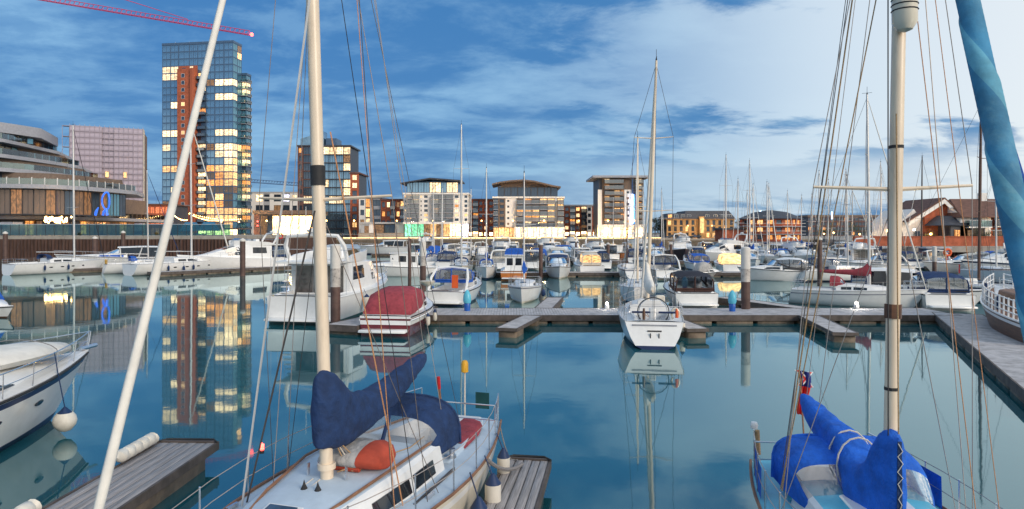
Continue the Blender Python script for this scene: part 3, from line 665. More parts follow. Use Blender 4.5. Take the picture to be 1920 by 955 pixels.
B = block('brick_flats_small', 'small red brick flats left of the tall block with the blue light', 1057.5, 1121, 387, 214,
          [(8, 'win', BR, GD, .3), (7, 'balc', WH, GD, .3), (8, 'win', BR, GD, .3), (8, 'balc', BR, GD, .3), (7, 'win', WH, GD, .3), (8, 'win', BR, GD, .35)], 5, roof='render_grey', litmap={(i, 0): 'lit_shop' for i in range(6)}, balc=('clad_dark', 'smoke_glass')); B.done()
# tall block with the blue light strip
B = block('blue_light_block', 'eight-storey apartment block with a vertical blue light strip and flat oversailing roof', 1121, 1207, 334, 188,
          [(7, 'solid', WH, GD, 0, [(6, 7, ('void', None, None, None))]), (3, 'solid', 'clad_brown', GD, 0), (11, 'wide', 'clad_brown', GD, .4), (6, 'solid', 'clad_brown', GD, 0), (12, 'wide', 'clad_brown', GD, .5), (6, 'wide', 'clad_brown', GD, .4), (12, 'small', WH, GD, .4, [(6, 7, ('solid', 'clad_brown', None, None))]), (6, 'glass', 'clad_blue', 'hatch_glass', 0), (13, 'wide', 'clad_brown', GD, .9), (2, 'solid', 'clad_brown', GD, 0)], 8, z0=7.2,
          litmap={(2, 7): LW, (4, 7): GD, (2, 6): 'lit_orange', (4, 6): GD, (2, 5): GD, (4, 5): LO, (2, 4): LO, (4, 4): LO, (2, 3): LO, (4, 3): LO, (2, 2): GD, (4, 2): LO, (2, 0): LO, (5, 5): 'lit_orange', (5, 3): 'lit_orange', (5, 2): LO, (8, 7): LW, (8, 6): LW, (8, 5): LO, (8, 4): LO, (8, 3): 'lit_orange', (8, 2): LO, (8, 1): GD, (8, 0): GD}, roof='slab_grey', over=1.6, roofh=.6,
          right=[(6, 'win', 'clad_brown', GD, .4), (8, 'win', 'clad_brown', GD, .4)])
W, Hh = B.Wd, B.H
for f in range(8):
    inst('balcony', balcony_mesh('clad_brown', 'smoke_glass'), B.r, (W * .345, 0, f * B.fh + .1), (W * .41, .9, 1)); inst('balcony', balcony_mesh('clad_brown', 'smoke_glass'), B.r, (W * .895, 0, f * B.fh + .1), (W * .17, .9, 1))
B.box('light_strip', 'led_blue', W * .735, W * .755, -.7, -.4, 0.2, B.fh * 5.2); B.box('light_panel', 'lit_blue', W * .757, W * .80, -.25, -.12, 0.2, B.fh * 5.2)
B.box('flagpole', 'hull_blue', W * .74, W * .748, -.6, -.45, B.fh * 5.4, Hh + 4.2)
zg = 7.2 - 3.45
B.facade((0, .6), (1, 0), fb([(8, 'glass', WH, 'lit_shop', 0)] * 8, W), 1, zg, z0=-zg, litmap={(i, 0): 'lit_shop' for i in range(8)})
B.box('shop_core', 'clad_dark', .3, W - .3, 1.1, 12, -zg, -.05); B.box('shop_awning', WH, -.2, W + .2, -1.8, .55, -.9, -.02)
for i in range(5): B.box('shop_pier', WH, W * (.02 + i * .235), W * (.02 + i * .235) + .7, -1.5, -.9, -zg, -.92)
B.done()
# glowing restaurant and its dark podium
B = block('glowing_restaurant', 'low dark pavilion with a blazing lit shopfront left of the near mast', 476, 589, 402, 205, [(10, 'solid', 'brick_dark', GD, 0), (12, 'glass', 'clad_dark', GD, .0), (8, 'glass', 'clad_dark', GD, 0)] + [(11, 'glass', 'clad_brown', 'lit_shop', 0)] * 6 + [(3, 'solid', 'brick_dark', GD, 0)], 1, roof='clad_brown', roofh=1.2, litmap={(1, 0): 'lit_dim', **{(i, 0): 'lit_shop' for i in range(3, 9)}}, mull=2); B.done()
B = block('pale_car_park', 'pale low building on the upper level between tower and glass block', 470, 560, 362, 300, [(4, 'solid', WH, GD, 0), (8, 'wide', WH, GD, .4), (6, 'wide', 'render_grey', GD, .3), (3, 'solid', WH, GD, 0), (8, 'wide', WH, GD, .3), (8, 'wide', 'render_grey', GD, .4), (8, 'win', WH, GD, .4)], 4, roof='render_grey', lits=['lit_violet', 'lit_white', 'lit_dim']); B.done()
# brick market hall and marquee left of the tower
B = block('market_hall', 'low brick hall with pink-lit front left of the tall tower', 262, 318, 385, 232, [(6, 'wide', 'brick_red', 'ribbon_pink', .0)] * 6, 3, roof='roof_tile', lits=['lit_orange'], left=None); B.done()
# Victorian warehouse
B = block('yellow_warehouse', 'yellow brick warehouse with slate mansard roof and tall arched lit window', 1250, 1377, 412, 255,
          [(5, 'tall', 'brick_yellow', GD, .1), (5, 'tall', 'brick_yellow', GD, .05), (5, 'tall', 'brick_yellow', GD, .05), (5, 'tall', 'brick_yellow', GD, .1), (5, 'tall', 'brick_yellow', GD, .1), (4, 'solid', 'brick_yellow', GD, 0), (4, 'solid', 'brick_yellow', GD, 0), (5, 'tall', 'brick_yellow', GD, .1), (5, 'tall', 'brick_yellow', GD, .1), (5, 'tall', 'brick_yellow', GD, .1), (5, 'tall', 'brick_yellow', GD, .1), (5, 'tall', 'brick_yellow', GD, .1)], 3, roof=None, z0=2.75, litmap={(8, 0): LO, (9, 0): LO, (10, 0): LO, (11, 0): LO, (7, 0): LO})
W, Hh, dd = B.Wd, B.H, B.depth
def mansard(x0, x1, y0, y1, z0, z1, ins, m='roof_slate'):
    return MB().loft([[Vector(p) for p in ((x0, y0, z0), (x1, y0, z0), (x1, y1, z0), (x0, y1, z0))], [Vector(p) for p in ((x0 + ins, y0 + ins, z1), (x1 - ins, y0 + ins, z1), (x1 - ins, y1 - ins, z1), (x0 + ins, y1 - ins, z1))]], True, (1, 1)).build('roof', m, B.r)
mansard(-.3, W * .46, -.3, dd, Hh + .25, Hh + 2.4, 1.3); mansard(W * .22, W + .3, -.6, dd + 3, Hh + .26, Hh + 3.4, 2.0)
B.box('cornice', 'brick_yellow', -.4, W + .4, -.5, dd, Hh, Hh + .25)
for i, x in enumerate((.05, .14, .24, .33, .6, .72, .83, .93)): inst('dormer', unit('lit_orange' if i == 0 else 'glass_dark', 'frame_white', 1), B.r, (W * x, -.35 + .5, Hh + 1.2), (1.5, .5, 1.4))
B.box('bay', 'brick_yellow', W * .47, W * .545, -1.2, .5, 0, Hh + 1.2)
arch = [(-.75, 0), (.75, 0), (.75, 5.2)] + [(.75 * math.cos(a), 5.2 + .75 * math.sin(a)) for a in (.5, 1.0, 1.57, 2.1, 2.6)] + [(-.75, 5.2)]
mb = MB(); mb.loft([[Vector((x, y, z)) for x, z in arch] for y in (-1.38, -1.2)], True, (1, 1)); o = mb.build('arched_window', 'lit_warm', B.r); o.location = (W * .508, 0, 2.0)
B.done()
# round brick restaurant on piles
D = 190.0; c = P(1466, 447, D)
B = Building('octagonal_pub', 'many-sided brick waterside pub with lit verandas and grey roof', (c.x, c.y + 9, 2.4))
NP = 10; Rr = 8.6; vs = [(Rr * math.cos(2 * math.pi * i / NP + .1), Rr * math.sin(2 * math.pi * i / NP + .1)) for i in range(NP)]
for i in range(NP):
    a, q = vs[i], vs[(i + 1) % NP]
    if (a[1] + q[1]) / 2 < 4: B.facade(a, (q[0] - a[0], q[1] - a[1]), fb([(1, 'win', BR, GD, .35), (1, 'win', BR, 'lit_orange', .4)], math.hypot(q[0] - a[0], q[1] - a[1])), 3, 2.2, lits=['lit_orange', 'lit_dim', 'lit_warm'])
B.poly('core', 'brick_dark', [(x * .94, y * .94) for x, y in vs], 0, 6.5)
B.W('roof_slate', True).loft([[Vector((x * q, y * q, z)) for x, y in vs] for q, z in ((1.12, 6.55), (.55, 8.6), (.1, 9.2))], True, (1, 1))
for z in (0.02, 2.2, 4.4):
    B.poly('veranda', 'slab_grey', [(x * 1.16, y * 1.16) for x, y in vs], z - .22 if z > 1 else -.4, z - .04 if z > 1 else -.1)
    if z > 1:
        for i in range(NP):
            a, q = vs[i], vs[(i + 1) % NP]
            if (a[1] + q[1]) / 2 < 2: inst('veranda_rail', ubox('frame_white'), B.r, ((a[0] + q[0]) / 2 * 1.15, (a[1] + q[1]) / 2 * 1.15, z + .8), (5.9, .06, .08), math.atan2(q[1] - a[1], q[0] - a[0]))
for x, y in vs: B.box('stilt', 'pile_steel', x * 1.05 - .25, x * 1.05 + .25, y * 1.05 - .25, y * 1.05 + .25, -3.5, -.42)
B.box('side_wing', 'brick_red', -14.5, -7, -2, 6, -.05, 3.4); B.box('side_wing_roof', 'roof_slate', -15, -6.5, -2.5, 6.5, 3.4, 3.9)
B.box('deck', 'decking', -15, 15.5, -10.5, 8, -.9, -.42)
for i in range(8): B.box('stilt', 'pile_steel', -14.5 + i * 4.1, -14.1 + i * 4.1, -10.2, -9.8, -4, -.92)
B.done()
# long far bridge / viaduct on the right horizon
VB = block('long_far_building', 'long flat brown building on the horizon right of the pub', 1515, 1745, 407, 420, [(6, 'wide', 'brick_dark', 'glass_dark', .06)] * 34, 4, roof='clad_brown', z0=2.75, roofh=1.2, lits=['lit_orange', 'lit_dim']); VB.done()
# houses on the right bank
B = Building('brick_gable_house', 'red brick house with wide white-edged gable behind the brick wall', (XA(1708, 104), 104, 3.0))
W = XA(1800, 104) - XA(1708, 104); g1 = ZA(371, 104) - 3.0; ge = ZA(404, 104) - 3.0
gx = W * .62
def gable(x0, x1, xr, ze, zr, y0, y1): return [[Vector((x0, y, 0)), Vector((x1, y, 0)), Vector((x1, y, ze)), Vector((xr, y, zr)), Vector((x0, y, ze))] for y in (y0, y1)]
B.W('brick_red', True).loft(gable(W * .28, W * 1.0, gx, ge - .2, g1 - .4, 0, 9), True, (1, 1))
B.W('render_white', True).loft(gable(-W * .16, W * .279, W * .1, ge - .9, ge + 1.0, .5, 9), True, (1, 1))
mb = MB()
for sgn, xe in ((1, W * 1.02), (-1, -W * .12)):
    ze = ge - .3 if sgn > 0 else ge - .9
    mb.loft([[Vector((gx, y, g1)), Vector((xe + .1 * sgn, y, ze)), Vector((xe + .1 * sgn, y, ze - .18)), Vector((gx, y, g1 - .2))] for y in (-.9, 9.4)], True, (1, 1))
mb.build('roof', 'roof_tile', B.r)
mb = MB()
for sgn, xe in ((1, W * 1.02), (-1, -W * .12)):
    ze = ge - .3 if sgn > 0 else ge - .9
    mb.loft([[Vector((gx, y, g1 - .22)), Vector((xe, y, ze - .22)), Vector((xe, y, ze - .9)), Vector((gx, y, g1 - .9))] for y in (-.85, -.7)], True, (1, 1))
mb.build('bargeboard', 'frame_white', B.r)
hip = [(W * .26, -3.6, 3.05), (W * 1.14, -3.6, 3.05), (W * 1.14, .1, 3.05), (W * .26, .1, 3.05)]
mb = MB(); mb.loft([[Vector(p) for p in hip], [Vector((W * .52, -1.4, 4.5)), Vector((W * 1.02, -1.4, 4.5)), Vector((W * 1.02, -.05, 4.6)), Vector((W * .52, -.05, 4.6))]], True, (1, 1)); mb.build('porch_roof', 'roof_slate', B.r)
B.box('porch', 'clad_dark', W * .55, W * 1.1, -3.0, -.02, 0, 3.0)
inst('window', unit('lit_orange', 'frame_dark', 1), B.r, (W * .68, -3.05, 1.8), (.8, .2, 1.2)); inst('window', unit('lit_dim', 'frame_dark', 1), B.r, (W * .93, -3.05, 1.8), (.8, .2, 1.2))
inst('window', unit('glass_dark', 'frame_white', 1), B.r, (W * .16, .42, 1.6), (.9, .2, 1.3))
B.done()
B = Building('white_gable_house', 'white house with brown tiled roof and balcony behind the blue furled sail', (XA(1801, 101), 101, 3.0))
W = 16.0; ze, zr = ZA(404, 101) - 3.0, ZA(372, 101) - 3.0
B.W('render_white', True).loft([[Vector((0, y, 0)), Vector((4.6, y, 0)), Vector((4.6, y, ze)), Vector((0, y, ze))] for y in (0, 8)], True, (1, 1))
B.W('brick_red', True).loft([[Vector((4.62, y, 0)), Vector((W, y, 0)), Vector((W, y, ze)), Vector((4.62, y, ze))] for y in (.8, 8)], True, (1, 1))
B.W('render_white', True).add([(0, 0, ze), (0, 8, ze), (0, 4, zr)], [(0, 1, 2)])
mb = MB(); mb.loft([[Vector((x, -.7, ze - .2)), Vector((x + (1.3 if x < 0 else 0), 4, zr + .1)), Vector((x, 8.6, ze - .2)), Vector((x, 8.6, ze - .35)), Vector((x, -.7, ze - .35))] for x in (-.3, W + .3)], True, (1, 1)); mb.build('roof', 'roof_tile', B.r)
B.box('chimney', 'render_white', 5.6, 6.5, 3.4, 4.4, zr - .5, zr + 1.0)
inst('window', unit('glass_dark', 'frame_white', 1), B.r, (2.3, -.03, ze - .8), (1.4, .2, 1.0)); inst('door', unit('glass_brown', 'frame_dark', 1), B.r, (2.6, -.03, 1.4), (2.0, .2, 2.6))
inst('balcony', balcony_mesh('frame_white', 'rail_glass'), B.r, (2.4, 0, 2.8), (3.4, 1.0, 1))
for i in range(4): inst('window', unit('lit_orange' if i == 1 else 'glass_dark', 'frame_white', 1), B.r, (6.2 + i * 2.3, .76, ze - 1.0), (1.3, .2, 1.1)); inst('window', unit('lit_dim' if i % 2 else 'glass_brown', 'frame_dark', 1), B.r, (6.2 + i * 2.3, .76, 1.6), (1.5, .2, 1.8))
inst('balcony', balcony_mesh('slab_grey', 'smoke_glass'), B.r, (10, .8, 2.9), (9, 1.0, 1))
B.done()
# brick retaining wall with concrete beam on the right quay
o = MB().box(XA(1600, 98), 140, 97.6, 98.2, 3.0, 4.35).box(XA(1600, 98), 140, 97.5, 98.3, 4.35, 4.45).build('brick_wall', 'brick_red'); tag(o, 'long low red brick wall below the right-hand houses', 'wall')
o = MB().box(57.5, 140, 95.6, 96.9, 2.15, 2.95).build('quay_beam', 'concrete'); tag(o, 'pale concrete beam along the foot of the brick wall', 'beam')

# ---- lit promenade edge and low terrace wall of the far quay
S = thing('quay_edge_light', 'thin continuous warm light strip along the far quay edge', 'light strip', (0, 0, 3.45))
for i in range(24):
    xa_, xb_ = LX + 5 + i * (XA(1240, 176) - LX - 5) / 24, LX + 5 + (i + 1) * (XA(1240, 176) - LX - 5) / 24
    inst('light_segment', ubox('quay_led'), S, ((xa_ + xb_) / 2, 176.6, .10), (xb_ - xa_ - .15, .16, .14)); inst('post', ubox('frame_dark'), S, (xa_, 177, .5), (.08, .08, 1.0))
MB().box(LX + 5, XA(1240, 176), 176.97, 177.03, 1.0, 1.06).build('hand_rail', 'steel', S)
o = MB().box(LX + 6, XA(757, 190), 189.6, 190, 3.45, 4.75).box(LX + 6, XA(757, 190), 189.5, 190.1, 4.75, 4.85).build('terrace_wall', 'paving'); tag(o, 'low sand-coloured terrace wall below restaurant and podium shops', 'wall')
for px_, py_, D_, lab_ in ((1426, 398, 205, 'small blue light mast left of the pub roof'), (1560, 400, 205, 'small blue light mast right of the pub')):
    o = thing('light_mast', lab_, 'light mast', (XA(px_, D_), D_, 2.75)); zz = ZA(py_, D_) - 2.75
    MB().tube([(0, 0, 0), (0, 0, zz)], [.12, .08], 6).build('post', 'steel', o); MB().tube([(0, 0, zz - 1.8), (0, 0, zz + .4)], .2, 8).build('light_tube', 'led_blue', o)

# ---- construction cranes
def truss(name, label, a, b, hgt, wid, m, n=46, tie=None):
    a, b = Vector(a), Vector(b); mb = MB(); d = (b - a).normalized(); s = d.cross(Vector((0, 0, 1))).normalized() * wid / 2; u = Vector((0, 0, hgt))
    r = .13
    def c(i, q): p = a.lerp(b, i / n); return p + (u if q == 2 else (s if q else -s))
    for q in range(3): mb.tube([c(0, q), c(n, q)], r * 1.3, 5)
    for i in range(n):
        mb.tube([c(i, 0), c(i + 1, 2), c(i + 1, 1)], r * .8, 4); mb.tube([c(i, 1), c(i, 2)], r * .8, 4); mb.tube([c(i, 0), c(i, 1)], r * .8, 4)
    root = thing(name, label, 'crane', a); root.location = (0, 0, 0); mb.build('jib', m, root)
    if tie: MB().tube([tie[0], tie[1]], .16, 5).build('tie_bar', m, root)
    return root
D = 300.0
cr = truss('tower_crane', 'red lattice crane jib across the top left sky', P(-150, -38, D), P(468, 66, D), 1.9, 1.7, 'crane_red', 70, (P(180, -5, D) + Vector((0, 0, 3)), P(352, 45, D) + Vector((0, 0, 2))))
MB().tube([P(-150, -38, D), P(-150, 470, D)], .9, 4).build('tower', 'crane_red', cr)
c = P(472, 65, D); MB().lathe([(.05, -.8), (.6, -.5), (.8, 0), (.6, .5), (.05, .8)], 10, c).build('warning_lamp', 'lamp_red', cr)
cr = truss('far_crane', 'small dark blue crane jib above the pale low building', P(468, 342, 340), P(660, 356, 340), 1.5, 1.2, 'crane_blue', 36)
MB().tube([P(640, 350, 340), P(640, 452, 340)], .7, 4).build('tower', 'crane_blue', cr)
# ================================================================ boats
class Boat:
    def __init__(s, name, label, cat, L, B, fs, fb, st=.9, tm=.42, p=2.3, wl0=.93, wl1=.55, rake=.9, trake=0.0, group=None, seed=0):
        s.r = thing(name, label, cat, group=group)
        s.L, s.B, s.fs, s.fb, s.st, s.tm, s.p, s.wl0, s.wl1, s.rake, s.trake = L, B, fs, fb, st, tm, p, wl0, wl1, rake, trake
        s.twl = 0.0; s.rnd = random.Random(seed + int(L * 100))
    def bw(s, t):
        if t < s.tm: return s.st + (1 - s.st) * math.sin(t / s.tm * math.pi / 2)
        return max(0.0, 1 - ((t - s.tm) / (1 - s.tm)) ** s.p)
    def sh(s, t): return s.fs + (s.fb - s.fs) * t ** 1.8
    def S(s, t, u, sg=1):
        wl = s.wl0 + (s.wl1 - s.wl0) * t - s.twl * (1 - t) ** 3; fac = wl + (1 - wl) * max(u, 0) ** (.75 - .3 * min(1, s.twl * 3))
        x = -s.L / 2 + t * (s.L - s.rake) + s.rake * t ** 3 * u - s.trake * u * (1 - t) ** 5
        return Vector((x, sg * s.bw(t) * fac * s.B / 2, u * s.sh(t)))
    def tx(s, x): return max(0.0, min(1.0, (x + s.L / 2) / s.L))
    def deckz(s, x): return s.sh(s.tx(x))
    def hull(s, top='gelcoat', stripe=None, boot=None, bottom='antifoul', transom=None, U=(1, .93, .83, .45, .13, 0.0), n=16):
        ts = [1 - (1 - i / n) ** 1.25 for i in range(n + 1)]; rows = []
        for t in ts:
            a = [s.S(t, u, 1) for u in U]; k = s.S(t, 0, 0); k.z = -.35 * (1 - t ** 4); k.y = 0
            rows.append(a + [k] + [Vector((q.x, -q.y, q.z)) for q in reversed(a)])
        seg = [0, 1, 0, 0, 2, 3]; mats = [top, stripe or top, boot or top, bottom]
        mb = MB(); mb.loft(rows, False, (0, 0), seg + seg[::-1]); q = rows[0]; n_ = len(q)
        for i, sm in enumerate(seg): mb.add([q[i], q[i + 1], q[n_ - 2 - i], q[n_ - 1 - i]] if i < len(seg) - 1 else [q[i], q[i + 1], q[n_ - 1 - i]], [(0, 1, 2, 3)] if i < len(seg) - 1 else [(0, 1, 2)], sm)
        return mb.build('hull', mats, s.r, 40)
    def deck(s, c0=.05, c1=.4, wc=.62, ws=.33, coam=.14, seat=-.12, floor=-.55, m='deck_white', inner='deck_white', cam=.04, n=16):
        ts = sorted(set([i / n for i in range(n + 1)] + [c0, c0 + .001, c1, c1 + .001])); rows = []
        for t in ts:
            e = s.S(t, 1, 1); b_, x, z = max(e.y - .02, 0.0), e.x, e.z; w_ = min(b_ * .86, s.B / 2 * wc * min(1, s.bw(t) + .05)); q = min(b_ * .5, s.B / 2 * ws)
            ck = c0 < t <= c1
            pr = [(b_, 0), (w_, cam), (w_ - .02 if ck else w_ * .95, coam if ck else cam), (w_ - .13 if ck else w_ * .8, coam if ck else cam), (w_ - .15 if ck else w_ * .78, seat if ck else cam * 1.2), (q, seat if ck else cam * 1.4), (q, floor if ck else cam * 1.4)]
            rows.append([Vector((x, y, z + h)) for y, h in pr] + [Vector((x, -y, z + h)) for y, h in reversed(pr)])
        sg = [0, 0, 0, 1, 1, 1, 1, 1, 1, 1, 0, 0, 0]
        return MB().loft(rows, False, (0, 0), sg).build('deck', [m, inner], s.r, 30)
    def toerail(s, m='teak', r=.025):
        for sg in (1, -1): MB().tube([s.S(t / 14, 1, sg) + Vector((0, 0, .02)) for t in range(15)], r, 5).build('toe_rail', m, s.r)
    def rub(s, m='rubber', u=.97, r=.03, ta=0, tb=1):
        for sg in (1, -1): MB().tube([s.S(ta + (tb - ta) * t / 14, u, sg) + Vector((0, sg * .01, 0)) for t in range(15)], r, 5).build('rub_rail', m, s.r)
    def cabin(s, name, m, sts, cap=.05, crown=.05):
        s.sts = sts; rows = []
        for x, wb, wt, zb, zt in sts:
            r = [(wb, zb), (wt + .015, zt - cap), (wt - cap, zt), (wt * .5, zt + crown * .75), (0, zt + crown)]
            rows.append([Vector((x, y, z)) for y, z in r] + [Vector((x, -y, z)) for y, z in r[-2::-1]])
        m2 = m if isinstance(m, (list, tuple)) else [m, m]
        return MB().loft(rows, False, (1, 1), [0, 0, 1, 1, 1, 1, 0, 0]).build(name, list(m2), s.r, 30)
    def side(s, x, u, sg, out=.022):
        st = s.sts
        for a, b in zip(st[:-1], st[1:]):
            lo, hi = (a, b) if a[0] <= b[0] else (b, a)
            if lo[0] - 1e-6 <= x <= hi[0] + 1e-6: break
        k = (x - lo[0]) / max(hi[0] - lo[0], 1e-6); wb, wt, zb, zt = [lo[i] + (hi[i] - lo[i]) * k for i in (1, 2, 3, 4)]
        return Vector((x, sg * (wb + (wt - wb) * u + out), zb + (zt - .05 - zb) * u))
    def swin(s, x0, x1, u0, u1, m='port_glass', sh0=0.0, sh1=0.0, sgs=(1, -1), parent=None, name='window', n=4):
        for sg in sgs:
            lo = [x0 + (x1 - x0) * i / n for i in range(n + 1)]
            A = [s.side(x, u0, sg) for x in lo]; Bp = [s.side(max(x0, min(x1, x + (sh0 + (sh1 - sh0) * i / n))), u1, sg) for i, x in enumerate(lo)]
            off = Vector((0, -sg * .03, 0))
            rows = [[a, b2, b2 + off, a + off] for a, b2 in zip(A, Bp)]
            MB().loft(rows, True, (1, 1)).build(name, m, parent or s.r)
    def top(s, x):
        st = s.sts
        for a, b in zip(st[:-1], st[1:]):
            if a[0] - 1e-6 <= x <= b[0] + 1e-6: return a[4] + (b[4] - a[4]) * (x - a[0]) / max(b[0] - a[0], 1e-6) + .05
        return st[-1][4]
    def hatch(s, x, l, w_, m='hatch_glass', name='hatch'):
        xa, xb = x - l / 2, x + l / 2; za, zb = s.top(xa), s.top(xb); o = None
        for k, (q, h, mm) in enumerate(((0, .03, 'gelcoat'), (.05, .045, m))):
            r = [[Vector((x_, y, z + hh)) for x_, z in ((xa + q, za), (xb - q, zb)) for y in ((-w_ / 2 + q, w_ / 2 - q) if x_ == xa + q else (w_ / 2 - q, -w_ / 2 + q))] for hh in (-.06, h)]
            o = MB().loft(r, True, (0, 1)).build(name if k == 0 else 'hatch_pane', mm, o or s.r)
        return o
    def rail(s, name, t0, t1, h, r=.014, n=6, inset=.06, close=True, mid=True, sgs=(1, -1), m='steel', flare=0):
        L = []
        for sg in sgs:
            L.append([s.S(t0 + (t1 - t0) * i / 10, 1, sg) + Vector((0, -sg * inset, 0)) for i in range(11)])
        mb = MB(); up = Vector((0, 0, h)); fl = Vector((flare, 0, 0))
        if close and len(L) == 2:
            pts = L[0] + L[1][::-1]
            mb.tube([p + up + fl * (p.x - L[0][0].x) / max(abs(L[0][-1].x - L[0][0].x), .01) for p in pts], r, 6)
            if mid: mb.tube([p + up * .5 for p in pts], r * .7, 5)
        else:
            for l in L:
                mb.tube([p + up for p in l], r, 6)
                if mid: mb.tube([p + up * .5 for p in l], r * .7, 5)
        for l in L:
            for i in range(n): p = l[round(i * 10 / (n - 1))]; mb.tube([p, p + up + fl * (p.x - l[0].x) / max(abs(l[-1].x - l[0].x), .01)], r * .85, 6)
        return mb.build(name, m, s.r)
    def fender(s, t, sg, z=.45, l=.55, r=.11, m='fender_white', cap='fender_navy'):
        p = s.S(t, .6, sg); top = s.S(t, 1, sg)
        p = Vector((top.x, top.y + sg * (r + .01), z))
        mb = MB(); mb.lathe([(.02, -l / 2), (r * .6, -l / 2 + .03), (r, -l / 2 + .12), (r, l / 2 - .12)], 12, p, 0); mb.lathe([(r, l / 2 - .12), (r * .6, l / 2 - .03), (.03, l / 2 + .05)], 12, p, 1)
        mb.tube([p + Vector((0, 0, l / 2)), top + Vector((0, 0, .12))], .012, 5, 1)
        mb.build('fender', [m, cap], s.r)
    def place(s, stern, bow=None, heading=None, heel=0.0, scale=1.0):
        stern = Vector((stern[0], stern[1], 0))
        h = math.atan2(bow[1] - stern.y, bow[0] - stern.x) if bow is not None else R(heading)
        d = Vector((math.cos(h), math.sin(h), 0)); s.r.location = stern + d * s.L / 2 * scale; s.r.rotation_euler = (heel, 0, h); s.r.scale = (scale,) * 3
        return s

def sailboat(label, L=9.4, B=3.0, mast=12.5, mt=.56, hull='gelcoat', stripe='navy', boot='navy', cover=None, hood=None, hoodwin=True, mastm='mast_alloy', deckm='deck_white', furl='sail_white',
             st=.72, fs=1.05, fb=1.35, detail=1, boom=None, lean=(0, 0), bottom='antifoul', trake=-.25, wheel=False, spread=1, name='sailing_boat', group=None, furlr=.045, cock=(.05, .36), rigm='wire', spz=None):
    b = Boat(name, label, 'sailing boat', L, B, fs, fb, st, .45, 2.0, .86, .62, L * .10, trake, group)
    b.twl = .42; b.hull(hull, stripe, boot, bottom); b.deck(*cock, m=deckm)
    b.toerail('teak' if detail > 1 else hull if hull == 'navy' else 'mast_alloy', .025)
    X = lambda t: -L / 2 + t * L
    z0 = b.deckz(X(.6)) + .03; ch = .036 * L + .04
    x0, x1, x2, x3 = X(cock[1] + .002), X(.5), X(.66), X(.80)
    b.cabin('coachroof', ['gelcoat', 'deck_white' if detail < 2 else deckm], [(x0, B * .33, B * .29, z0 - .12, z0 + ch), (x1, B * .33, B * .285, z0 - .1, z0 + ch), (x2, B * .27, B * .22, z0 - .08, z0 + ch * .8), (x3, B * .13, B * .09, z0 - .05, z0 + ch * .25)])
    if detail:
        b.swin(X(.40), X(.475), .3, .75); b.swin(X(.49), X(.585), .3, .75)
        b.hatch(X(.69), .5, .5)
    mx = X(mt); mz = z0 + ch * .85; lx, ly = lean
    def M(z): k = (z - mz) / (mast - mz); return Vector((mx + lx * k - .15 * k, ly * k, z))
    mr = .0055 * mast + .018
    mo = MB().tube([M(mz), M(mz + (mast - mz) * .6), M(mast)], [mr, mr, mr * .62], 10).build('mast', mastm, b.r)
    sps = spz or ([.52] if spread == 1 else [.38, .68])
    tips = []
    for k in sps:
        z = mz + (mast - mz) * k; hw = B * .36 * (1.1 - .3 * k); row = []
        for sg in (1, -1):
            tip = M(z) + Vector((-.12, sg * hw, .05)); MB().tube([M(z), tip], [.032, .02], 6).build('spreader', mastm, mo); row.append(tip)
        tips.append(row)
    MB().tube([M(mast), M(mast) + Vector((0, 0, .55))], .012, 5).tube([M(mast) + Vector((.3, 0, .12)), M(mast) + Vector((-.3, 0, .12))], .012, 5).lathe([(.02, 0), (.05, .05), (.02, .16)], 6, M(mast)).build('masthead_fitting', 'wire_dark', mo)
    wr = .006 if detail > 1 else .010
    top = M(mast - .15)
    bow = b.S(1, 1, 0) + Vector((-.12, 0, .06)); aft = b.S(0, 1, 0) + Vector((.06, 0, .05))
    pts = [bow.lerp(top, k / 8) for k in range(9)]
    if furl == 'canvas_teal':
        rows_ = []
        for k in range(301):
            q = k / 300; c_ = bow.lerp(top, q); rb_ = furlr * (1.12 - .5 * q) * min(1, .4 + q * 12) * (1 if q < .97 else .4)
            rows_.append([c_ + Vector((math.cos(a) * .92, math.sin(a), 0)) * rb_ * (1.0 + .14 * i / 19) for i, a in enumerate([i * math.pi / 10 - q * 7.5 * 2 * math.pi for i in range(20)])])
        MB().loft(rows_, True, (1, 1), [0] * 14 + [1] * 6).build('furled_jib', [furl, 'canvas_teal_pale'], b.r, 50)
    elif furl: MB().tube(pts, [furlr * .7] + [furlr * (1.15 - .55 * k / 8) for k in range(1, 8)] + [.015], 8).build('furled_jib', furl, b.r)
    else: MB().tube([bow, top], wr, 4).build('forestay', rigm, b.r)
    MB().tube([aft, top], wr, 4).build('backstay', rigm, b.r)
    for i, sg in enumerate((1, -1)):
        ch_ = b.S(mt - .02, 1, sg) + Vector((0, -sg * .18, .04)); path = [ch_] + [tips[j][i] for j in range(len(sps))] + [top]
        MB().tube(path, wr, 4).build('shroud', rigm, b.r)
        MB().tube([b.S(mt - .06, 1, sg) + Vector((0, -sg * .2, .04)), M(mz + (mast - mz) * sps[0] - .1)], wr, 4).build('shroud', rigm, b.r)
    bl = boom or L * .36; bz = mz + .75
    if boom != 0:
        bo = MB().tube([M(bz) + Vector((-.08, 0, 0)), Vector((mx - bl, 0, bz + .12))], .05, 8).build('boom', mastm, b.r)
        if cover:
            rows = []
            for k, hh, ww, dz in ((-.05, 1.0, .10, -.15), (.02, .95, .16, -.16), (.12, .62, .17, -.15), (.3, .42, .17, -.14), (.6, .34, .14, -.12), (.95, .22, .09, -.09), (1.0, .1, .04, -.05)):
                c = Vector((mx - .05 - bl * k, 0, bz + .12 * k)); rows.append([c + Vector((0, ww * math.cos(a) * (1 - .35 * max(0, math.sin(a))), dz + (hh * .5 + hh * .5 * math.sin(a)))) for a in [i * math.pi / 5 for i in range(10)]])
            MB().loft(rows, True, (1, 1)).build('sail_cover', cover, bo, 60)
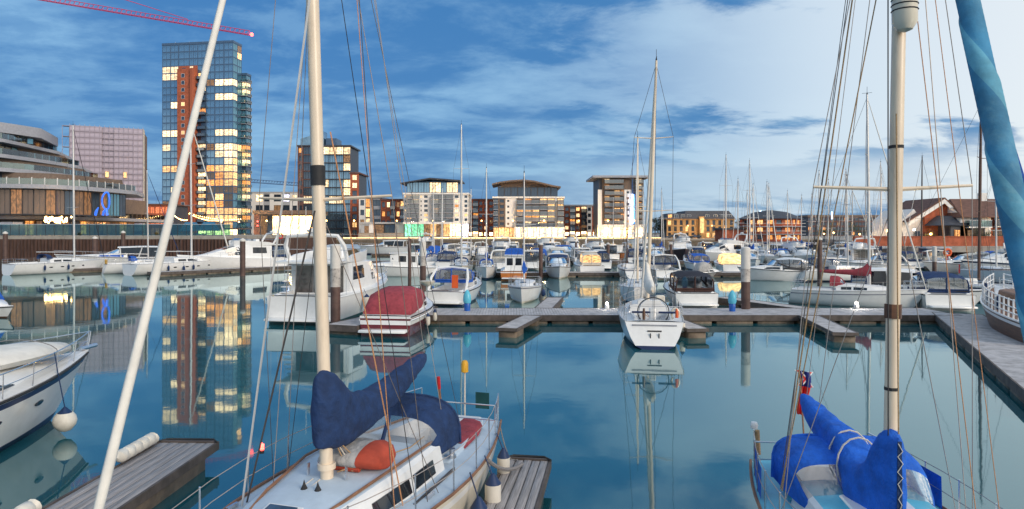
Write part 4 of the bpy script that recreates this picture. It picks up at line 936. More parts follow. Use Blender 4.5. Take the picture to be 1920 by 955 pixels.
    if hood: sprayhood(b, x0 + .55, x0 - .35, B * .30, z0 + ch - .02, z0 + ch + .52, hood, hoodwin)
    h_ = .58
    b.rail('pulpit', .86, 1.0, h_, n=3); b.rail('pushpit', .0, .13, h_, n=3, close=True)
    if detail:
        for sg in (1, -1):
            for hh in (h_, h_ * .5): MB().tube([b.S(t / 10, 1, sg) + Vector((0, -sg * .06, hh)) for t in range(1, 10)], .007, 4).build('lifeline', 'wire_light', b.r)
            for t in (.24, .36, .48, .6, .73): q = b.S(t, 1, sg) + Vector((0, -sg * .06, 0)); MB().tube([q, q + Vector((0, 0, h_ + .02))], .013, 6).build('stanchion', 'steel', b.r)
    if wheel:
        c = Vector((X(.13), 0, fs + .35)); MB().tube([c + Vector((0, .62 * math.cos(a), .62 * math.sin(a))) for a in [i * math.pi / 12 for i in range(25)]], .018, 6).tube([c + Vector((0, .6, 0)), c - Vector((0, .6, 0))], .01, 4).tube([c + Vector((0, 0, .6)), c - Vector((0, 0, .6))], .01, 4).build('steering_wheel', 'steel', b.r)
        MB().bbox(X(.14), X(.14) + .3, -.14, .14, fs - .5, fs + .5).build('wheel_pedestal', 'gelcoat', b.r)
    if L > 11:
        for sg in (1, -1):
            for t in (.38, .5, .62, .74): q = b.S(t, .62, sg); MB().loft([[q + Vector((.22 * math.cos(a), sg * o_, .07 * math.sin(a))) for a in [i * math.pi / 5 for i in range(10)]] for o_ in (-.06, .02)], True, (1, 1)).build('portlight', 'port_glass', b.r)
            for t in (.3, .55): b.fender(t, sg, .75, .6, .12, 'canvas_navy')
    b.M, b.mz, b.mx, b.bz, b.z0, b.ch, b.X, b.tips = M, mz, mx, bz, z0, ch, X, tips
    return b

def sprayhood(b, xf, xa, w, zb, zt, m, win=True, name='sprayhood', bx=.7, bz=.62):
    H_ = zt - zb; L_ = xf - xa
    def arc(x, q, h, n=16):                     # one hoop of the frame, flattened at the top
        r = []
        for i in range(n + 1):
            a = math.pi * i / n; c, s_ = math.cos(a), math.sin(a)
            r.append(Vector((x, w * q * math.copysign(abs(c) ** bx, c), zb - .1 + (h + .1) * s_ ** bz)))
        return r
    rows = [arc(xf, .86, .02), arc(xf - .16 * L_, .93, H_ * .42), arc(xf - .36 * L_, .98, H_ * .84), arc(xf - .5 * L_, 1.0, H_ * .98), arc(xf - .75 * L_, 1.02, H_ * 1.03), arc(xa, 1.04, H_)]
    def mixr(a, c, f): return [p_.lerp(q_, f) for p_, q_ in zip(a, c)]
    R_ = [rows[0], mixr(rows[0], rows[1], .35), rows[1], mixr(rows[1], rows[2], .75)] + rows[2:]
    holes = set()
    if win: holes = {(r_, c_) for r_ in (1, 2) for c_ in range(2, 14)}
    mb = MB()
    for r_ in range(len(R_) - 1):
        for c_ in range(16):
            if (r_, c_) not in holes: mb.add([R_[r_][c_], R_[r_][c_ + 1], R_[r_ + 1][c_ + 1], R_[r_ + 1][c_]], [(0, 1, 2, 3)])
    mb.tube(rows[-1], .03, 6)
    if win: mb.tube([R_[r_][8] + Vector((.01, 0, .01)) for r_ in (1, 2, 3)], .035, 6)
    o = mb.build(name, m, b.r, 70)
    for c0 in ((2, 8) if win else ()):
        MB().loft([[p_ + Vector((.004, 0, .004)) for p_ in R_[r_][c0:c0 + 7]] for r_ in (1, 2, 3)]).build('clear_window', 'vinyl', o, 70)
    return o
mat('vinyl_pane', (0.30, 0.29, 0.31), 0.10, var=0.4, vscale=2.5, spec=0.9, dirt=(0.16, 0.09, 0.09, 0.7), dscale=2.0)

def canopy(b, st, m, roofm=None, panes=True, pm='vinyl', vis=.45):
    """tent over hoops: st = list of (x, half width, base z, top z)"""
    rows = []
    for x, w_, zb, zt in st:
        h = zt - zb; prof = [(1.0, 0), (.99, .2), (.97, .62), (.9, .86), (.55, .98), (0, 1.0)]
        r = [Vector((x, w_ * y, zb + h * z)) for y, z in prof]; rows.append(r + [Vector((q.x, -q.y, q.z)) for q in r[-2::-1]])
    mats = [m, roofm or m]; n = len(rows[0])
    mb = MB()
    if panes:
        root = None
        mb.loft([r[3:8] for r in rows], False, (0, 0), 1)
        for e in (0, 1):
            sl = slice(0, 2) if e == 0 else slice(n - 2, n); mb.loft([r[sl] for r in rows])
        for r in rows:
            for s_ in (r[:4], r[7:]): mb.tube(s_, .045, 4)
        o = mb.build('canopy', mats, b.r, 60)
        for e in (0, 1):
            for a, c in zip(rows[:-1], rows[1:]):
                sl = (1, 2, 3) if e == 0 else (n - 4, n - 3, n - 2)
                MB().loft([[a[i] for i in sl], [c[i] for i in sl]]).build('clear_panel', pm, o)
        r = rows[0]                                           # aft panel
        MB().loft([[r[1], r[2], r[3], r[4], r[5]], [r[9], r[8], r[7], r[6], r[5]]]).build('clear_panel', pm, o)
        MB().loft([[r[0], r[1]], [r[10], r[9]]]).tube([r[1], r[9]], .05, 4).tube([Vector((r[5].x, 0, r[5].z)), Vector((r[0].x, 0, r[0].z))], .05, 4).build('skirt', m, o)
    else:
        o = mb.loft(rows, False, (1, 1), 0).build('canopy', mats, b.r, 60)
    return o

def motorboat(label, L=8.5, B=3.0, style='tent', hull='gelcoat', stripe=None, boot='navy', cv='canvas_navy', fs=1.0, fb=1.45, name='motor_boat', group=None, detail=1, roofm=None, bottom='antifoul', pm='vinyl', deckm='gelcoat', st=.93, win='port_glass', cat='motor boat', U=(1, .93, .83, .45, .13, 0.0)):
    b = Boat(name, label, cat, L, B, fs, fb, st, .4, 2.4, .94, .5, L * .13, .0, group)
    b.hull(hull, stripe, boot, bottom, U=U); b.deck(.04, .44, .8, .2, .10, -.2, -.6, m=deckm, inner='deck_white')
    b.rub('rubber' if style != 'fly' else 'gelcoat', .97, .035)
    X = lambda t: -L / 2 + t * L
    zf = fs - .25
    MB().bbox(-L / 2 - .75 * min(1, L / 9), -L / 2 + .05, -B * .42, B * .42, .22, .34, .04).build('swim_platform', deckm, b.r)
    zt = b.deckz(X(.6)) + .02
    if style in ('tent', 'cover', 'arch', 'hardtop'):
        b.cabin('foredeck_cabin', deckm, [(X(.42), B * .40, B * .36, fs + .0, zt + .42), (X(.56), B * .36, B * .31, zt - .1, zt + .40), (X(.72), B * .25, B * .2, zt - .05, zt + .30), (X(.86), B * .10, B * .07, zt + .02, zt + .14)])
        b.swin(X(.45), X(.66), .35, .78, win, 0, -.3)
        zc = zt + .40; wb = B * .36
        # raked wrap-around windscreen
        lo = [Vector((X(.44), wb, zc - .05)), Vector((X(.53), wb * .93, zc)), Vector((X(.585), wb * .55, zc + .02)), Vector((X(.6), 0, zc + .03))]
        hi = [Vector((X(.415), wb * .96, zc + .42)), Vector((X(.47), wb * .84, zc + .52)), Vector((X(.505), wb * .5, zc + .55)), Vector((X(.512), 0, zc + .56))]
        lo += [Vector((q.x, -q.y, q.z)) for q in lo[-2::-1]]; hi += [Vector((q.x, -q.y, q.z)) for q in hi[-2::-1]]
        o = MB().loft([lo, hi]).build('windscreen', 'smoke_glass', b.r)
        fm = MB().tube(hi, .028, 5).tube(lo, .022, 5)
        for i in (0, 1, 3, 5, 6): fm.tube([lo[i], hi[i]], .022, 5)
        fm.build('windscreen_frame', 'gelcoat' if style == 'hardtop' else 'frame_dark', o)
        zr = zc + .56 + (.22 if style != 'cover' else .1)
        if style == 'tent':
            canopy(b, [(X(.07), B * .42, fs + .08, zr - .25), (X(.17), B * .43, fs + .1, zr), (X(.33), B * .42, fs + .25, zr + .04), (X(.475), B * .34, zc + .25, zc + .62)], cv, roofm, True, pm)
        elif style == 'cover':
            canopy(b, [(X(.03), B * .44, fs + .06, fs + .28), (X(.13), B * .44, fs + .08, zr - .1), (X(.33), B * .41, fs + .2, zr + .12), (X(.46), B * .36, fs + .38, zr - .05), (X(.60), B * .30, zt + .26, zt + .52)], cv, cv, False)
        elif style == 'arch':
            canopy(b, [(X(.20), B * .42, fs + .5, zr + .1), (X(.33), B * .42, fs + .5, zr + .14), (X(.475), B * .34, zc + .25, zc + .62)], cv, roofm, True, pm)
            ar = [Vector((X(.08), B * .46, fs)), Vector((X(.15), B * .45, fs + .9)), Vector((X(.22), B * .38, zr + .12)), Vector((X(.24), 0, zr + .22))]
            ar += [Vector((q.x, -q.y, q.z)) for q in ar[-2::-1]]
            MB().tube(ar, [.09, .1, .09, .08, .09, .1, .09], 6).build('radar_arch', 'gelcoat', b.r)
        elif style == 'hardtop':
            b.cabin('hardtop', deckm, [(X(.14), B * .40, B * .36, zr + .02, zr + .14), (X(.3), B * .41, B * .37, zr + .06, zr + .2), (X(.50), B * .33, B * .29, zr - .02, zr + .12)])
            for sg in (1, -1):
                for a, c in ((X(.17), X(.16)), (X(.33), X(.30)), (X(.47), X(.48))): MB().tube([(a, sg * B * .40, fs + .05), (c, sg * B * .38, zr + .08)], [.08, .06], 5).build('pillar', 'gelcoat', b.r)
            for sg in (1, -1): MB().loft([[Vector((X(.18), sg * B * .395, fs + .25)), Vector((X(.17), sg * B * .38, zr))], [Vector((X(.47), sg * B * .36, fs + .55)), Vector((X(.47), sg * B * .34, zr))]]).build('side_window', 'port_glass', b.r)
            MB().loft([[Vector((X(.165), B * .38, fs + .15)), Vector((X(.165), B * .36, zr))], [Vector((X(.165), -B * .38, fs + .15)), Vector((X(.165), -B * .36, zr))]]).build('aft_screen', 'smoke_glass', b.r)
    elif style == 'cabin':                                   # small fishing boat with upright wheelhouse
        b.cabin('foredeck_cabin', deckm, [(X(.55), B * .38, B * .33, fs - .05, zt + .45), (X(.7), B * .28, B * .22, zt - .05, zt + .36), (X(.86), B * .1, B * .06, zt, zt + .14)])
        b.cabin('wheelhouse', 'gelcoat', [(X(.26), B * .35, B * .32, fs - .3, fs + 1.55), (X(.50), B * .35, B * .32, fs - .2, fs + 1.62), (X(.585), B * .32, B * .26, zt, fs + 1.5)])
        b.swin(X(.29), X(.38), .5, .88); b.swin(X(.40), X(.49), .5, .88)
        for sg in (-.5, .5): MB().box(X(.258), X(.262), B * (.16 * sg * 2) - B * .11, B * (.16 * sg * 2) + B * .11, fs + .55, fs + 1.3).build('window', 'port_glass', b.r)
        MB().loft([[Vector((X(.545), y, fs + .95)), Vector((X(.565), y, fs + .95)), Vector((X(.555), y * .9, fs + 1.42)), Vector((X(.535), y * .9, fs + 1.42))] for y in (-B * .3, B * .3)], True, (1, 1)).build('windscreen', 'port_glass', b.r)
        MB().bbox(X(.22), X(.60), -B * .36, B * .36, fs + 1.6, fs + 1.68, .03).build('roof', 'gelcoat', b.r)
        if cv: canopy(b, [(X(.05), B * .36, fs + .1, fs + 1.3), (X(.25), B * .35, fs + .2, fs + 1.6)], cv, cv, True, pm)
    elif style == 'fly':
        zs = fs + 1.75
        sts = [(X(.17), B * .41, B * .39, fs - .1, zs), (X(.34), B * .41, B * .385, fs - .05, zs + .05), (X(.5), B * .39, B * .34, fs + .1, zs), (X(.62), B * .33, B * .255, zt - .1, zt + .98), (X(.74), B * .26, B * .18, zt - .05, zt + .48), (X(.9), B * .08, B * .05, zt + .05, zt + .12)]
        b.cabin('saloon', 'gelcoat', sts, .08, .06)
        b.swin(X(.22), X(.36), .45, .88, win, .1, .1); b.swin(X(.44), X(.585), .30, .55, win, .35, -.05); b.swin(X(.46), X(.605), .62, .95, win, .5, -.1)
        MB().loft([[Vector((X(.515) - .0, y, zs - .02)), Vector((X(.515) + .06, y, zs - .02)), Vector((X(.615) + .05, y, zt + 1.04)), Vector((X(.615), y, zt + 1.0))] for y in (-B * .27, B * .27)], True, (1, 1)).build('windscreen', 'port_glass', b.r)
        for y0, y1 in ((-B * .33, -.42), (-.37, .37), (.42, B * .33)): MB().box(X(.17) - .03, X(.17) + .01, y0, y1, fs + .02, zs - .18).build('saloon_door', 'interior_glass', b.r)
        # flybridge
        MB().loft([[Vector((x, y, z)) for y, z in ((wd, zs + .02), (wd + .06, zs + hh), (wd - .03, zs + hh), (wd - .07, zs + .14), (-wd + .07, zs + .14), (-wd + .03, zs + hh), (-wd - .06, zs + hh), (-wd, zs + .02))] for x, wd, hh in ((X(.02), B * .40, .14), (X(.12), B * .405, .16), (X(.2), B * .40, .45), (X(.36), B * .38, .62), (X(.47), B * .30, .72), (X(.51), B * .16, .66))], True, (1, 1)).build('flybridge', 'gelcoat', b.r, 30)
        MB().loft([[Vector((X(.36), sg * B * .36, zs + .62)), Vector((X(.35), sg * B * .35, zs + .86))] if k == 0 else [Vector((X(.48), sg * B * .2, zs + .72)), Vector((X(.45), sg * B * .19, zs + 1.0))] for sg, k in ((1, 0), (1, 1), (-1, 1), (-1, 0))]).build('fly_screen', 'smoke_glass', b.r)
        for x in (.25, .33): MB().bbox(X(x), X(x) + .5, -.55, .55, zs + .15, zs + .85, .06).build('helm_seat', 'gelcoat', b.r)
        ar = [Vector((X(.16), B * .40, zs + .1)), Vector((X(.12), B * .40, zs + 1.0)), Vector((X(.1), B * .34, zs + 1.55)), Vector((X(.1), 0, zs + 1.65))]; ar += [Vector((q.x, -q.y, q.z)) for q in ar[-2::-1]]
        a_ = MB().tube(ar, [.13, .14, .12, .11, .12, .14, .13], 6).build('radar_arch', 'gelcoat', b.r)
        MB().lathe([(.05, 0), (.3, .05), (.32, .16), (.1, .26)], 12, (X(.1), 0, zs + 1.72)).tube([(X(.1), .4, zs + 1.6), (X(.1), .4, zs + 3.2)], .015, 5).build('radar_dome', 'gelcoat', a_)
        lad = MB()
        for i in range(6): lad.box(X(.06) + i * .16, X(.06) + i * .16 + .3, B * .27, B * .39, fs + .1 + i * .3, fs + .15 + i * .3)
        lad.build('stair', 'gelcoat', b.r)
        b.rail('fly_rail', .03, .18, zs - fs + .75, n=3, mid=False)
    if style != 'cover' or detail: b.rail('bow_rail', .52, .995, .55, n=6, mid=detail > 1, flare=.12)
    b.X, b.zt = X, zt
    return b
mat('bag_red', (0.42, 0.06, 0.03), 0.8, var=0.2, bump=0.4, bscale=9)
# ================================================================ pontoons and piles
def pontoon(name, label, a, b, wd, z=.46, board=.16, floats=True, group=None, cat='pontoon', th=.30, fl=2.2):
    a, b = Vector((a[0], a[1], 0)), Vector((b[0], b[1], 0)); L = (b - a).length; h = math.atan2(b.y - a.y, b.x - a.x)
    r = thing(name, label, cat, a, h, group)
    n = max(2, int(L / board)); mb = MB()
    for i in range(n):
        x = L * i / n; j = random.uniform(-.004, .004); mb.box(x + .008, x + L / n - .008, -wd / 2, wd / 2, z - .05 + j, z + j)
    o = mb.build('decking', 'decking', r); o['kind'] = 'stuff'
    for s in (1, -1): MB().box(0, L, s * (wd / 2 + .035) - .03, s * (wd / 2 + .035) + .03, z - th, z + .015).build('fascia', 'timber_edge', r)
    for x in (-.035, L + .035): MB().box(x - .03, x + .03, -wd / 2 - .06, wd / 2 + .06, z - th, z + .012).build('fascia', 'timber_edge', r)
    if floats == 'end':
        for x0, x1 in ((L - 1.5, L - .08), (.1, .6)): MB().bbox(x0, x1, -wd / 2 + .04, wd / 2 - .04, -.3, z - .06, .03).build('float', 'concrete_wet', r)
    elif floats:
        k = max(1, int(L / fl))
        for i in range(k):
            x0 = L * i / k + .12; x1 = L * (i + 1) / k - .12
            MB().bbox(x0, x1, -wd / 2 + .02, wd / 2 - .02, -.3, z - .06, .03).build('float', 'concrete_wet', r)
    return r
def finger(label, a, b, wd, nb, z=.46, group='planked finger pontoons'):
    a, b = Vector((a[0], a[1], 0)), Vector((b[0], b[1], 0)); L = (b - a).length; h = math.atan2(b.y - a.y, b.x - a.x)
    r = thing('finger_pontoon', label, 'pontoon', a, h, group)
    for i in range(nb):
        y0 = -wd / 2 + wd * i / nb; j = random.uniform(-.005, .005)
        MB().bbox(0, L - .02 * (i % 2), y0 + .008, y0 + wd / nb - .008, z - .04, z + j, .006).build('plank', 'plank_wood', r)
    for s in (1, -1): MB().box(0, L + .06, s * (wd / 2 + .03) - .025, s * (wd / 2 + .03) + .025, z - .16, z + .012).build('fascia', 'timber_edge', r)
    MB().box(L, L + .06, -wd / 2 - .003, wd / 2 + .003, z - .16, z + .03).build('fascia', 'timber_edge', r)
    MB().tube([(L - .05, -wd / 2 - .05, z + .03), (L + .13, -wd / 2 + .1, z + .03), (L + .13, wd / 2 - .1, z + .03), (L - .05, wd / 2 + .05, z + .03)], .025, 6).build('end_loop', 'rubber', r)
    MB().bbox(.1, L - .3, -wd / 2 + .06, wd / 2 - .03, -.4, z - .05, .03).build('float', 'concrete_wet', r)
    return r
main = pontoon('main_pontoon', 'long main pontoon with grey decking across the middle of the basin', (-4.7, 38.2), (24.6, 38.2), 3.4)
MB().box(-.02, .02, -1.0, 1.0, 0, .1).build('end_board', 'timber_edge', main).location = (0, 0, .47)
for sx in (0, .55): MB().tube([(15.6 - 4.3 + sx * 1.0, -1.78, -.5), (15.6 - 4.3 + sx * 1.0, -1.8, .8), (15.6 - 4.3 + sx, -1.55, .95), (15.6 - 4.3 + sx, -1.45, .5)], .025, 6).build('ladder_rail', 'steel', main)
pontoon('side_walkway', 'walkway pontoon running to the right edge of the frame', (24.9, 37.3), (15.0, 17.0), 2.3, fl=1.9)
pontoon('back_pontoon', 'second long pontoon beyond the main one', (-9, 76), (48, 76), 2.2, board=.3, fl=4)
pontoon('third_pontoon', 'third long pontoon among the far boats', (-22, 106), (62, 108), 2.2, board=.5, fl=6)
pontoon('fourth_pontoon', 'farthest pontoon below the lit apartment blocks', (-30, 143), (75, 146), 2.2, board=.8, fl=8)
pontoon('west_pontoon', 'pontoon with rusty floats beside the motor yachts on the left', (XA(285, 76), 76), (XA(575, 93), 93), 2.0, board=.3, fl=3)
pontoon('west_pontoon_end', 'short pontoon between the two groups of left-hand boats', (XA(120, 83), 83), (XA(190, 86), 86), 1.8, board=.3, fl=3)
pontoon('mooring_finger', 'narrow sloping finger pontoon under the small bow-on sailing boat', (1.1, 36.35), (-.25, 31.6), .95, floats='end', th=.14)
pontoon('mooring_finger', 'narrow finger pontoon right of the white transom yacht', (8.3, 36.35), (8.75, 31.4), .95, floats='end', th=.14)
pontoon('mooring_finger', 'narrow finger pontoon near the right-hand mast with pale float', (16.2, 36.35), (15.1, 30.2), 1.0, floats='end', th=.14)
pontoon('mooring_finger', 'finger pontoon behind the main one beside the dark-canopy boat', (8.4, 40.05), (10.2, 47.5), 1.1)
pontoon('mooring_finger', 'finger pontoon beside the yacht with red sprayhood', (17.5, 40.05), (14.7, 46.8), 1.1)
pontoon('mooring_finger', 'finger pontoon behind the main one beside the small bow-on yacht', (1.9, 40.05), (3.0, 46.5), 1.0)
pontoon('mooring_finger', 'finger pontoon with a tall pile between flybridge cruiser and red-covered boat', (XA(640, 32.6), 32.6), (XA(795, 41), 41), 1.7, fl=3)
finger('weathered planked finger pontoon with white fenders at lower left', (-7.15, 8.2), (-7.0, 14.4), 1.2, 6)
finger('weathered planked finger pontoon beside the near yacht at bottom centre', (-.32, 9.2), (.32, 13.3), .82, 5)
finger('dark planked finger pontoon behind the blue yacht at lower right', (7.0, 6.5), (6.6, 10.6), .8, 5)
# bundled white fenders on the left finger
for i, (y, l) in enumerate(((13.55, 1.35), (9.9, 1.6))):
    mb = MB(); n = 22
    mb.tube([Vector((-7.62, y - l / 2 + l * k / n, .62 + (.02 if k % 4 else -.015))) for k in range(n + 1)], [.05] + [.13 if k % 4 else .105 for k in range(1, n)] + [.05], 10)
    o = mb.build('dock_fender', 'fender_white'); tag(o, ['white ribbed dock fender at the outer end of the left finger pontoon', 'white ribbed dock fender at the bottom edge on the left finger pontoon'][i], 'fender', 'white dock fenders')
def pile(label, px, py, ytop, r=.24, mid=True, capm='pile_cap'):
    p = on(px, py); zt = ZA(ytop, p.y); o = thing('mooring_pile', label, 'pile', p, 0, 'mooring piles')
    zl = zt * .5 if mid else zt - 1.2 * r
    MB().lathe([(r, -2), (r, zl)], 14).build('shaft', 'pile_steel', o)
    if mid: MB().lathe([(r * 1.02, zl), (r * 1.02, zt - 5.0 * r)], 14).build('weathered_band', 'pile_speckle', o); MB().lathe([(r * 1.05, zt - 5.0 * r), (r * 1.05, zt - .3 * r), (r * .6, zt)], 14).build('cap', capm, o)
    else: MB().lathe([(r * 1.08, zt - 1.2 * r), (r * 1.08, zt - .6 * r), (r * .2, zt)], 14).build('cap', capm, o)
    return o
pile('tall pile with speckled band and white top on the main pontoon', 1398, 594, 463, .26)
pile('tall pile with speckled band between flybridge cruiser and red-covered boat', 629, 618, 458, .25)
pile('pale-topped pile left of the blue-arched motor boat', 793, 545, 452, .26)
pile('dark pile with white cap beside the motor yacht on the left', 455, 518, 447, .30, False)
pile('dark pile with white cap in front of the blue-windowed yacht', 178, 505, 443, .30, False)
pile('dark pile with white cap at the left frame edge', 10, 492, 434, .36, False)
pile('dark pile with white cap close to the quay behind the transom yachts', 231, 490, 433, .34, False)
pile('slender brown pile left of the pale-topped pile', 768, 545, 447, .15, False, 'pile_steel')
for i, (px, py, yt, nm) in enumerate(((1014, 522, 455, 'beside the orange-hulled boat'), (1140, 505, 455, 'by the bow-on white cabin cruiser'), (1258, 500, 455, 'left of the dark red hull'), (1318, 486, 452, 'near the lit canopy boat'),
                                     (1480, 486, 452, 'below the many-sided pub'), (1537, 535, 445, 'beside the tall far-right mast'), (1752, 520, 462, 'before the right quay, pale top'), (905, 490, 452, 'below the white apartment block'), (1080, 480, 452, 'below the small brick flats'))):
    pile('brown pile ' + nm, px, py, yt, .22, i == 6)

# ================================================================ boats near the camera
def part(b, mb, name, m, parent=None, label=None, ang=35):
    o = mb.build(name, m, parent or b.r, ang)
    if label: o['label'] = label
    return o
# --- the near yacht with the navy sail cover
A = sailboat('white yacht in the foreground with navy sail cover, navy sprayhood and red bag', 9.5, 3.0, 13.2, .565, stripe='gelcoat', boot='gelcoat', cover=None, hood=None, mastm='mast_cream', deckm='deck_blue', furl='sail_white', st=.62, fs=1.05, fb=1.3, detail=2, lean=(0, -.50), furlr=.042, cock=(.06, .36), hull='gelcoat_cream', rigm='wire', boom=0, spz=[.338])
A.place((-1.05, 14.45), (-3.77, 5.3))
X, z0, ch, mx, bz = A.X, A.z0, A.ch, A.mx, A.bz
rows = []
for k_, zt_, zb_, ww in ((-.075, 3.02, 2.1, .04), (-.055, 3.06, 2.04, .12), (.0, 3.08, 1.98, .20), (.07, 2.92, 1.93, .22), (.16, 2.68, 1.93, .21), (.3, 2.56, 1.98, .20), (.5, 2.58, 2.10, .19), (.72, 2.68, 2.30, .16), (.92, 2.76, 2.50, .11), (1.0, 2.74, 2.60, .05)):
    rows.append([Vector((mx + .02 - 3.35 * k_, math.copysign(abs(math.cos(a)) ** .65, math.cos(a)) * ww * (1 - .25 * max(0, math.sin(a))), (zt_ + zb_) / 2 + (zt_ - zb_) / 2 * math.copysign(abs(math.sin(a)) ** .5, math.sin(a)))) for a in [i * math.pi / 7 for i in range(14)]])
sc_ = part(A, cloth(rows, 60, 44, .032, 1.0), 'sail_cover', 'canvas_navy', ang=60)
for z in (2.1, 2.5, 2.9): part(A, MB().lathe([(.02, -.02), (.03, 0), (.02, .02)], 8, (mx + .2, .05, z)), 'cover_toggle', 'steel', sc_)
sprayhood(A, X(.40), X(.285), .92, z0 + ch - .1, z0 + ch + .56, 'canvas_navy')
for y0, y1 in ((-.46, -.1), (.1, .46)): pass

for t_ in (.47, .60):                       # extra fittings on deck
    for sg in (1, -1): part(A, MB().box(X(t_), X(t_) + .22, sg * 1.22 - .02, sg * 1.22 + .02, A.deckz(X(t_)) + .03, A.deckz(X(t_)) + .08), 'cleat', 'steel')
for sg in (1, -1):
    part(A, MB().lathe([(.075, 0), (.07, .05), (.045, .07), (.05, .13), (.055, .15)], 12, (X(.33), sg * .98, A.fs + .18)), 'winch', 'steel')
    part(A, MB().box(X(.36), X(.52), sg * 1.13 - .015, sg * 1.13 + .015, A.deckz(X(.44)) + .03, A.deckz(X(.44)) + .07), 'genoa_track', 'wire')
    part(A, MB().box(mx - .02, mx + .02, sg * .3 - .01, sg * .3 + .01, z0 + ch + .03, z0 + ch + .2), 'halyard_clutch', 'steel')
for y in (-.16, -.05): part(A, MB().tube([(mx + .1, y, z0 + ch + .02), (X(.72), y * 1.6, z0 + ch * .62), (X(.78), y, z0 + .12)], .008, 5), 'control_line', 'rope_white')
part(A, MB().tube([(mx - .1, .1, z0 + ch + .07), (X(.42), .62, z0 + ch + .07), (X(.36), .6, z0 + ch + .07)], .01, 5), 'control_line', 'rope_tan')
for sg in (1, -1): part(A, MB().tube([(X(.37), sg * .78, z0 + ch + .03), (X(.5), sg * .76, z0 + ch + .05), (X(.62), sg * .60, z0 + ch * .92), (X(.75), sg * .30, z0 + ch * .55)], .022, 5), 'handrail', 'teak')
zc_ = z0 + ch + .02
def bagsec(y, r_, q): return [Vector((mx - .60 + q * .40 * math.cos(a), y, zc_ + .17 * r_ + .17 * r_ * math.sin(a))) for a in [i * math.pi / 8 for i in range(16)]]
o = part(A, MB().loft([bagsec(*q) for q in ((-.36, .2, .25), (-.34, .6, .8), (-.22, .85, 1.05), (.05, 1.0, 1.12), (.33, .96, 1.08))], True, (1, 1)), 'sail_bag', 'canvas_grey', ang=60)
part(A, MB().loft([bagsec(*q) for q in ((.33, .97, 1.09), (.42, 1.0, 1.06), (.54, .9, .95), (.62, .62, .7), (.64, .2, .3))], True, (1, 1)), 'bag_end', 'bag_red', o, 'rust-red end of the bag', 60)
part(A, MB().tube([(mx - .26, y, zc_ + .06) for y in (-.3, 0, .36)], .045, 6), 'bag_edge', 'bag_red', o)
part(A, MB().loft([[Vector((x, .3 + y * s_, A.fs + h)) for y, h in ((.0, .10), (.08, .2), (.3, .22), (.55, .17), (.62, .08))] for x, s_ in ((X(.10), .75), (X(.16), .95), (X(.25), 1.0))]), 'cockpit_cushion', 'canvas_red', label='faded red seat cover in the cockpit')
part(A, MB().tube([(X(.13), .02, A.fs - .3), (X(.135), .02, A.fs + .35), (X(.15), .02, A.fs + .95)], [.035, .03, .028], 8), 'tiller', 'teak'); part(A, MB().tube([(X(.148), .02, A.fs + .88), (X(.152), .02, A.fs + 1.12)], .036, 8), 'tiller_grip', 'red_plastic')
part(A, MB().lathe([(.02, 0), (.075, .02), (.075, .2), (.05, .26), (.02, .27)], 10, (X(.02), .1, A.fs + .95)), 'lifebuoy_light', 'yellow_plastic'); part(A, MB().tube([(X(.02), .1, A.fs), (X(.02), .1, A.fs + .96)], .02, 6), 'light_pole', 'rope_white')
part(A, MB().box(X(.02), X(.02) + .02, .35, .65, A.fs + .22, A.fs + .56), 'instrument_panel', 'hull_green')
A.fender(.16, 1, .55, .62, .125); A.fender(.32, 1, .5, .72, .14); A.fender(.42, 1, .45, .7, .14)
for a, c, r_, m in (((mx - .1, .12, 12.6), (X(.545), .92, z0 + .02), .006, 'wire'), ((mx - .1, .05, 12.6), (X(.56), 1.02, z0 - .03), .006, 'rope_orange'), ((mx, .05, 6.4), (X(.53), 1.0, z0 - .02), .010, 'rope_orange'), ((mx - .1, 0, 12), (X(.36), .9, 2.1), .005, 'wire_light'), ((mx - .1, -.05, 12.6), (X(.55), -1.0, z0 - .02), .006, 'wire_light'), ((mx + .1, -.1, 9.0), (X(.60), -1.15, z0 - .02), .016, 'mast_alloy'), ((mx + .12, -.12, 5.3), (X(.585), -1.18, z0 - .02), .014, 'wire'), ((mx - .1, 0, 12.8), (mx - 3.3, 0, 2.75), .006, 'wire_light'), ((mx, .1, 9), (X(.50), 1.05, z0 - .03), .006, 'wire_dark'), ((mx, -.1, 12), (X(.5), -1.1, z0 - .03), .006, 'wire_light')):
    part(A, MB().tube([a, c], r_, 5), 'halyard', m)
part(A, MB().tube([A.M(5.66), A.M(5.94)], .104, 12), 'mast_band', 'rubber', label='dark reinforcing band on the mast'); part(A, MB().tube([A.M(1.70), A.M(1.78)], .125, 12), 'mast_collar', 'mast_cream')
for i in range(4): part(A, MB().tube(catenary((mx - .16, .05 + i * .03, 2.0), (mx - .3 - i * .1, .2 + i * .05, z0 + ch + .06), .05), .009, 5), 'rope', ['rope_tan', 'rope_white', 'rope_grey', 'rope_tan'][i])
part(A, MB().tube([Vector((mx - .35 + .12 * math.cos(a), .25 + .12 * math.sin(a), z0 + ch + .06 + .003 * i)) for i, a in enumerate([k * .5 for k in range(30)])], .012, 5), 'rope_coil', 'rope_tan')
for x, y in ((.575, .35), (.575, -.35)): part(A, MB().lathe([(.05, 0), (.05, .03), (.02, .09), (.0, .16)], 8, (X(x) + .3, y * .3, z0 + ch * .9)), 'vent', 'rubber')
w1 = A.r.matrix_basis.copy()
def loc2w(b, p):
    m = Matrix.LocRotScale(b.r.location, b.r.rotation_euler.to_quaternion(), b.r.scale); return m @ Vector(p)
def rope(label, a, c, sag, r=.02, m='rope_grey'): return tag(MB().tube(catenary(a, c, sag, 12), r, 6).build('mooring_rope', m), label, 'rope', 'mooring ropes')
rope('thin dark mooring rope from the near yacht stern to the planked finger', loc2w(A, A.S(.05, 1, 1)), (.1, 13.2, .5), .25, .014)
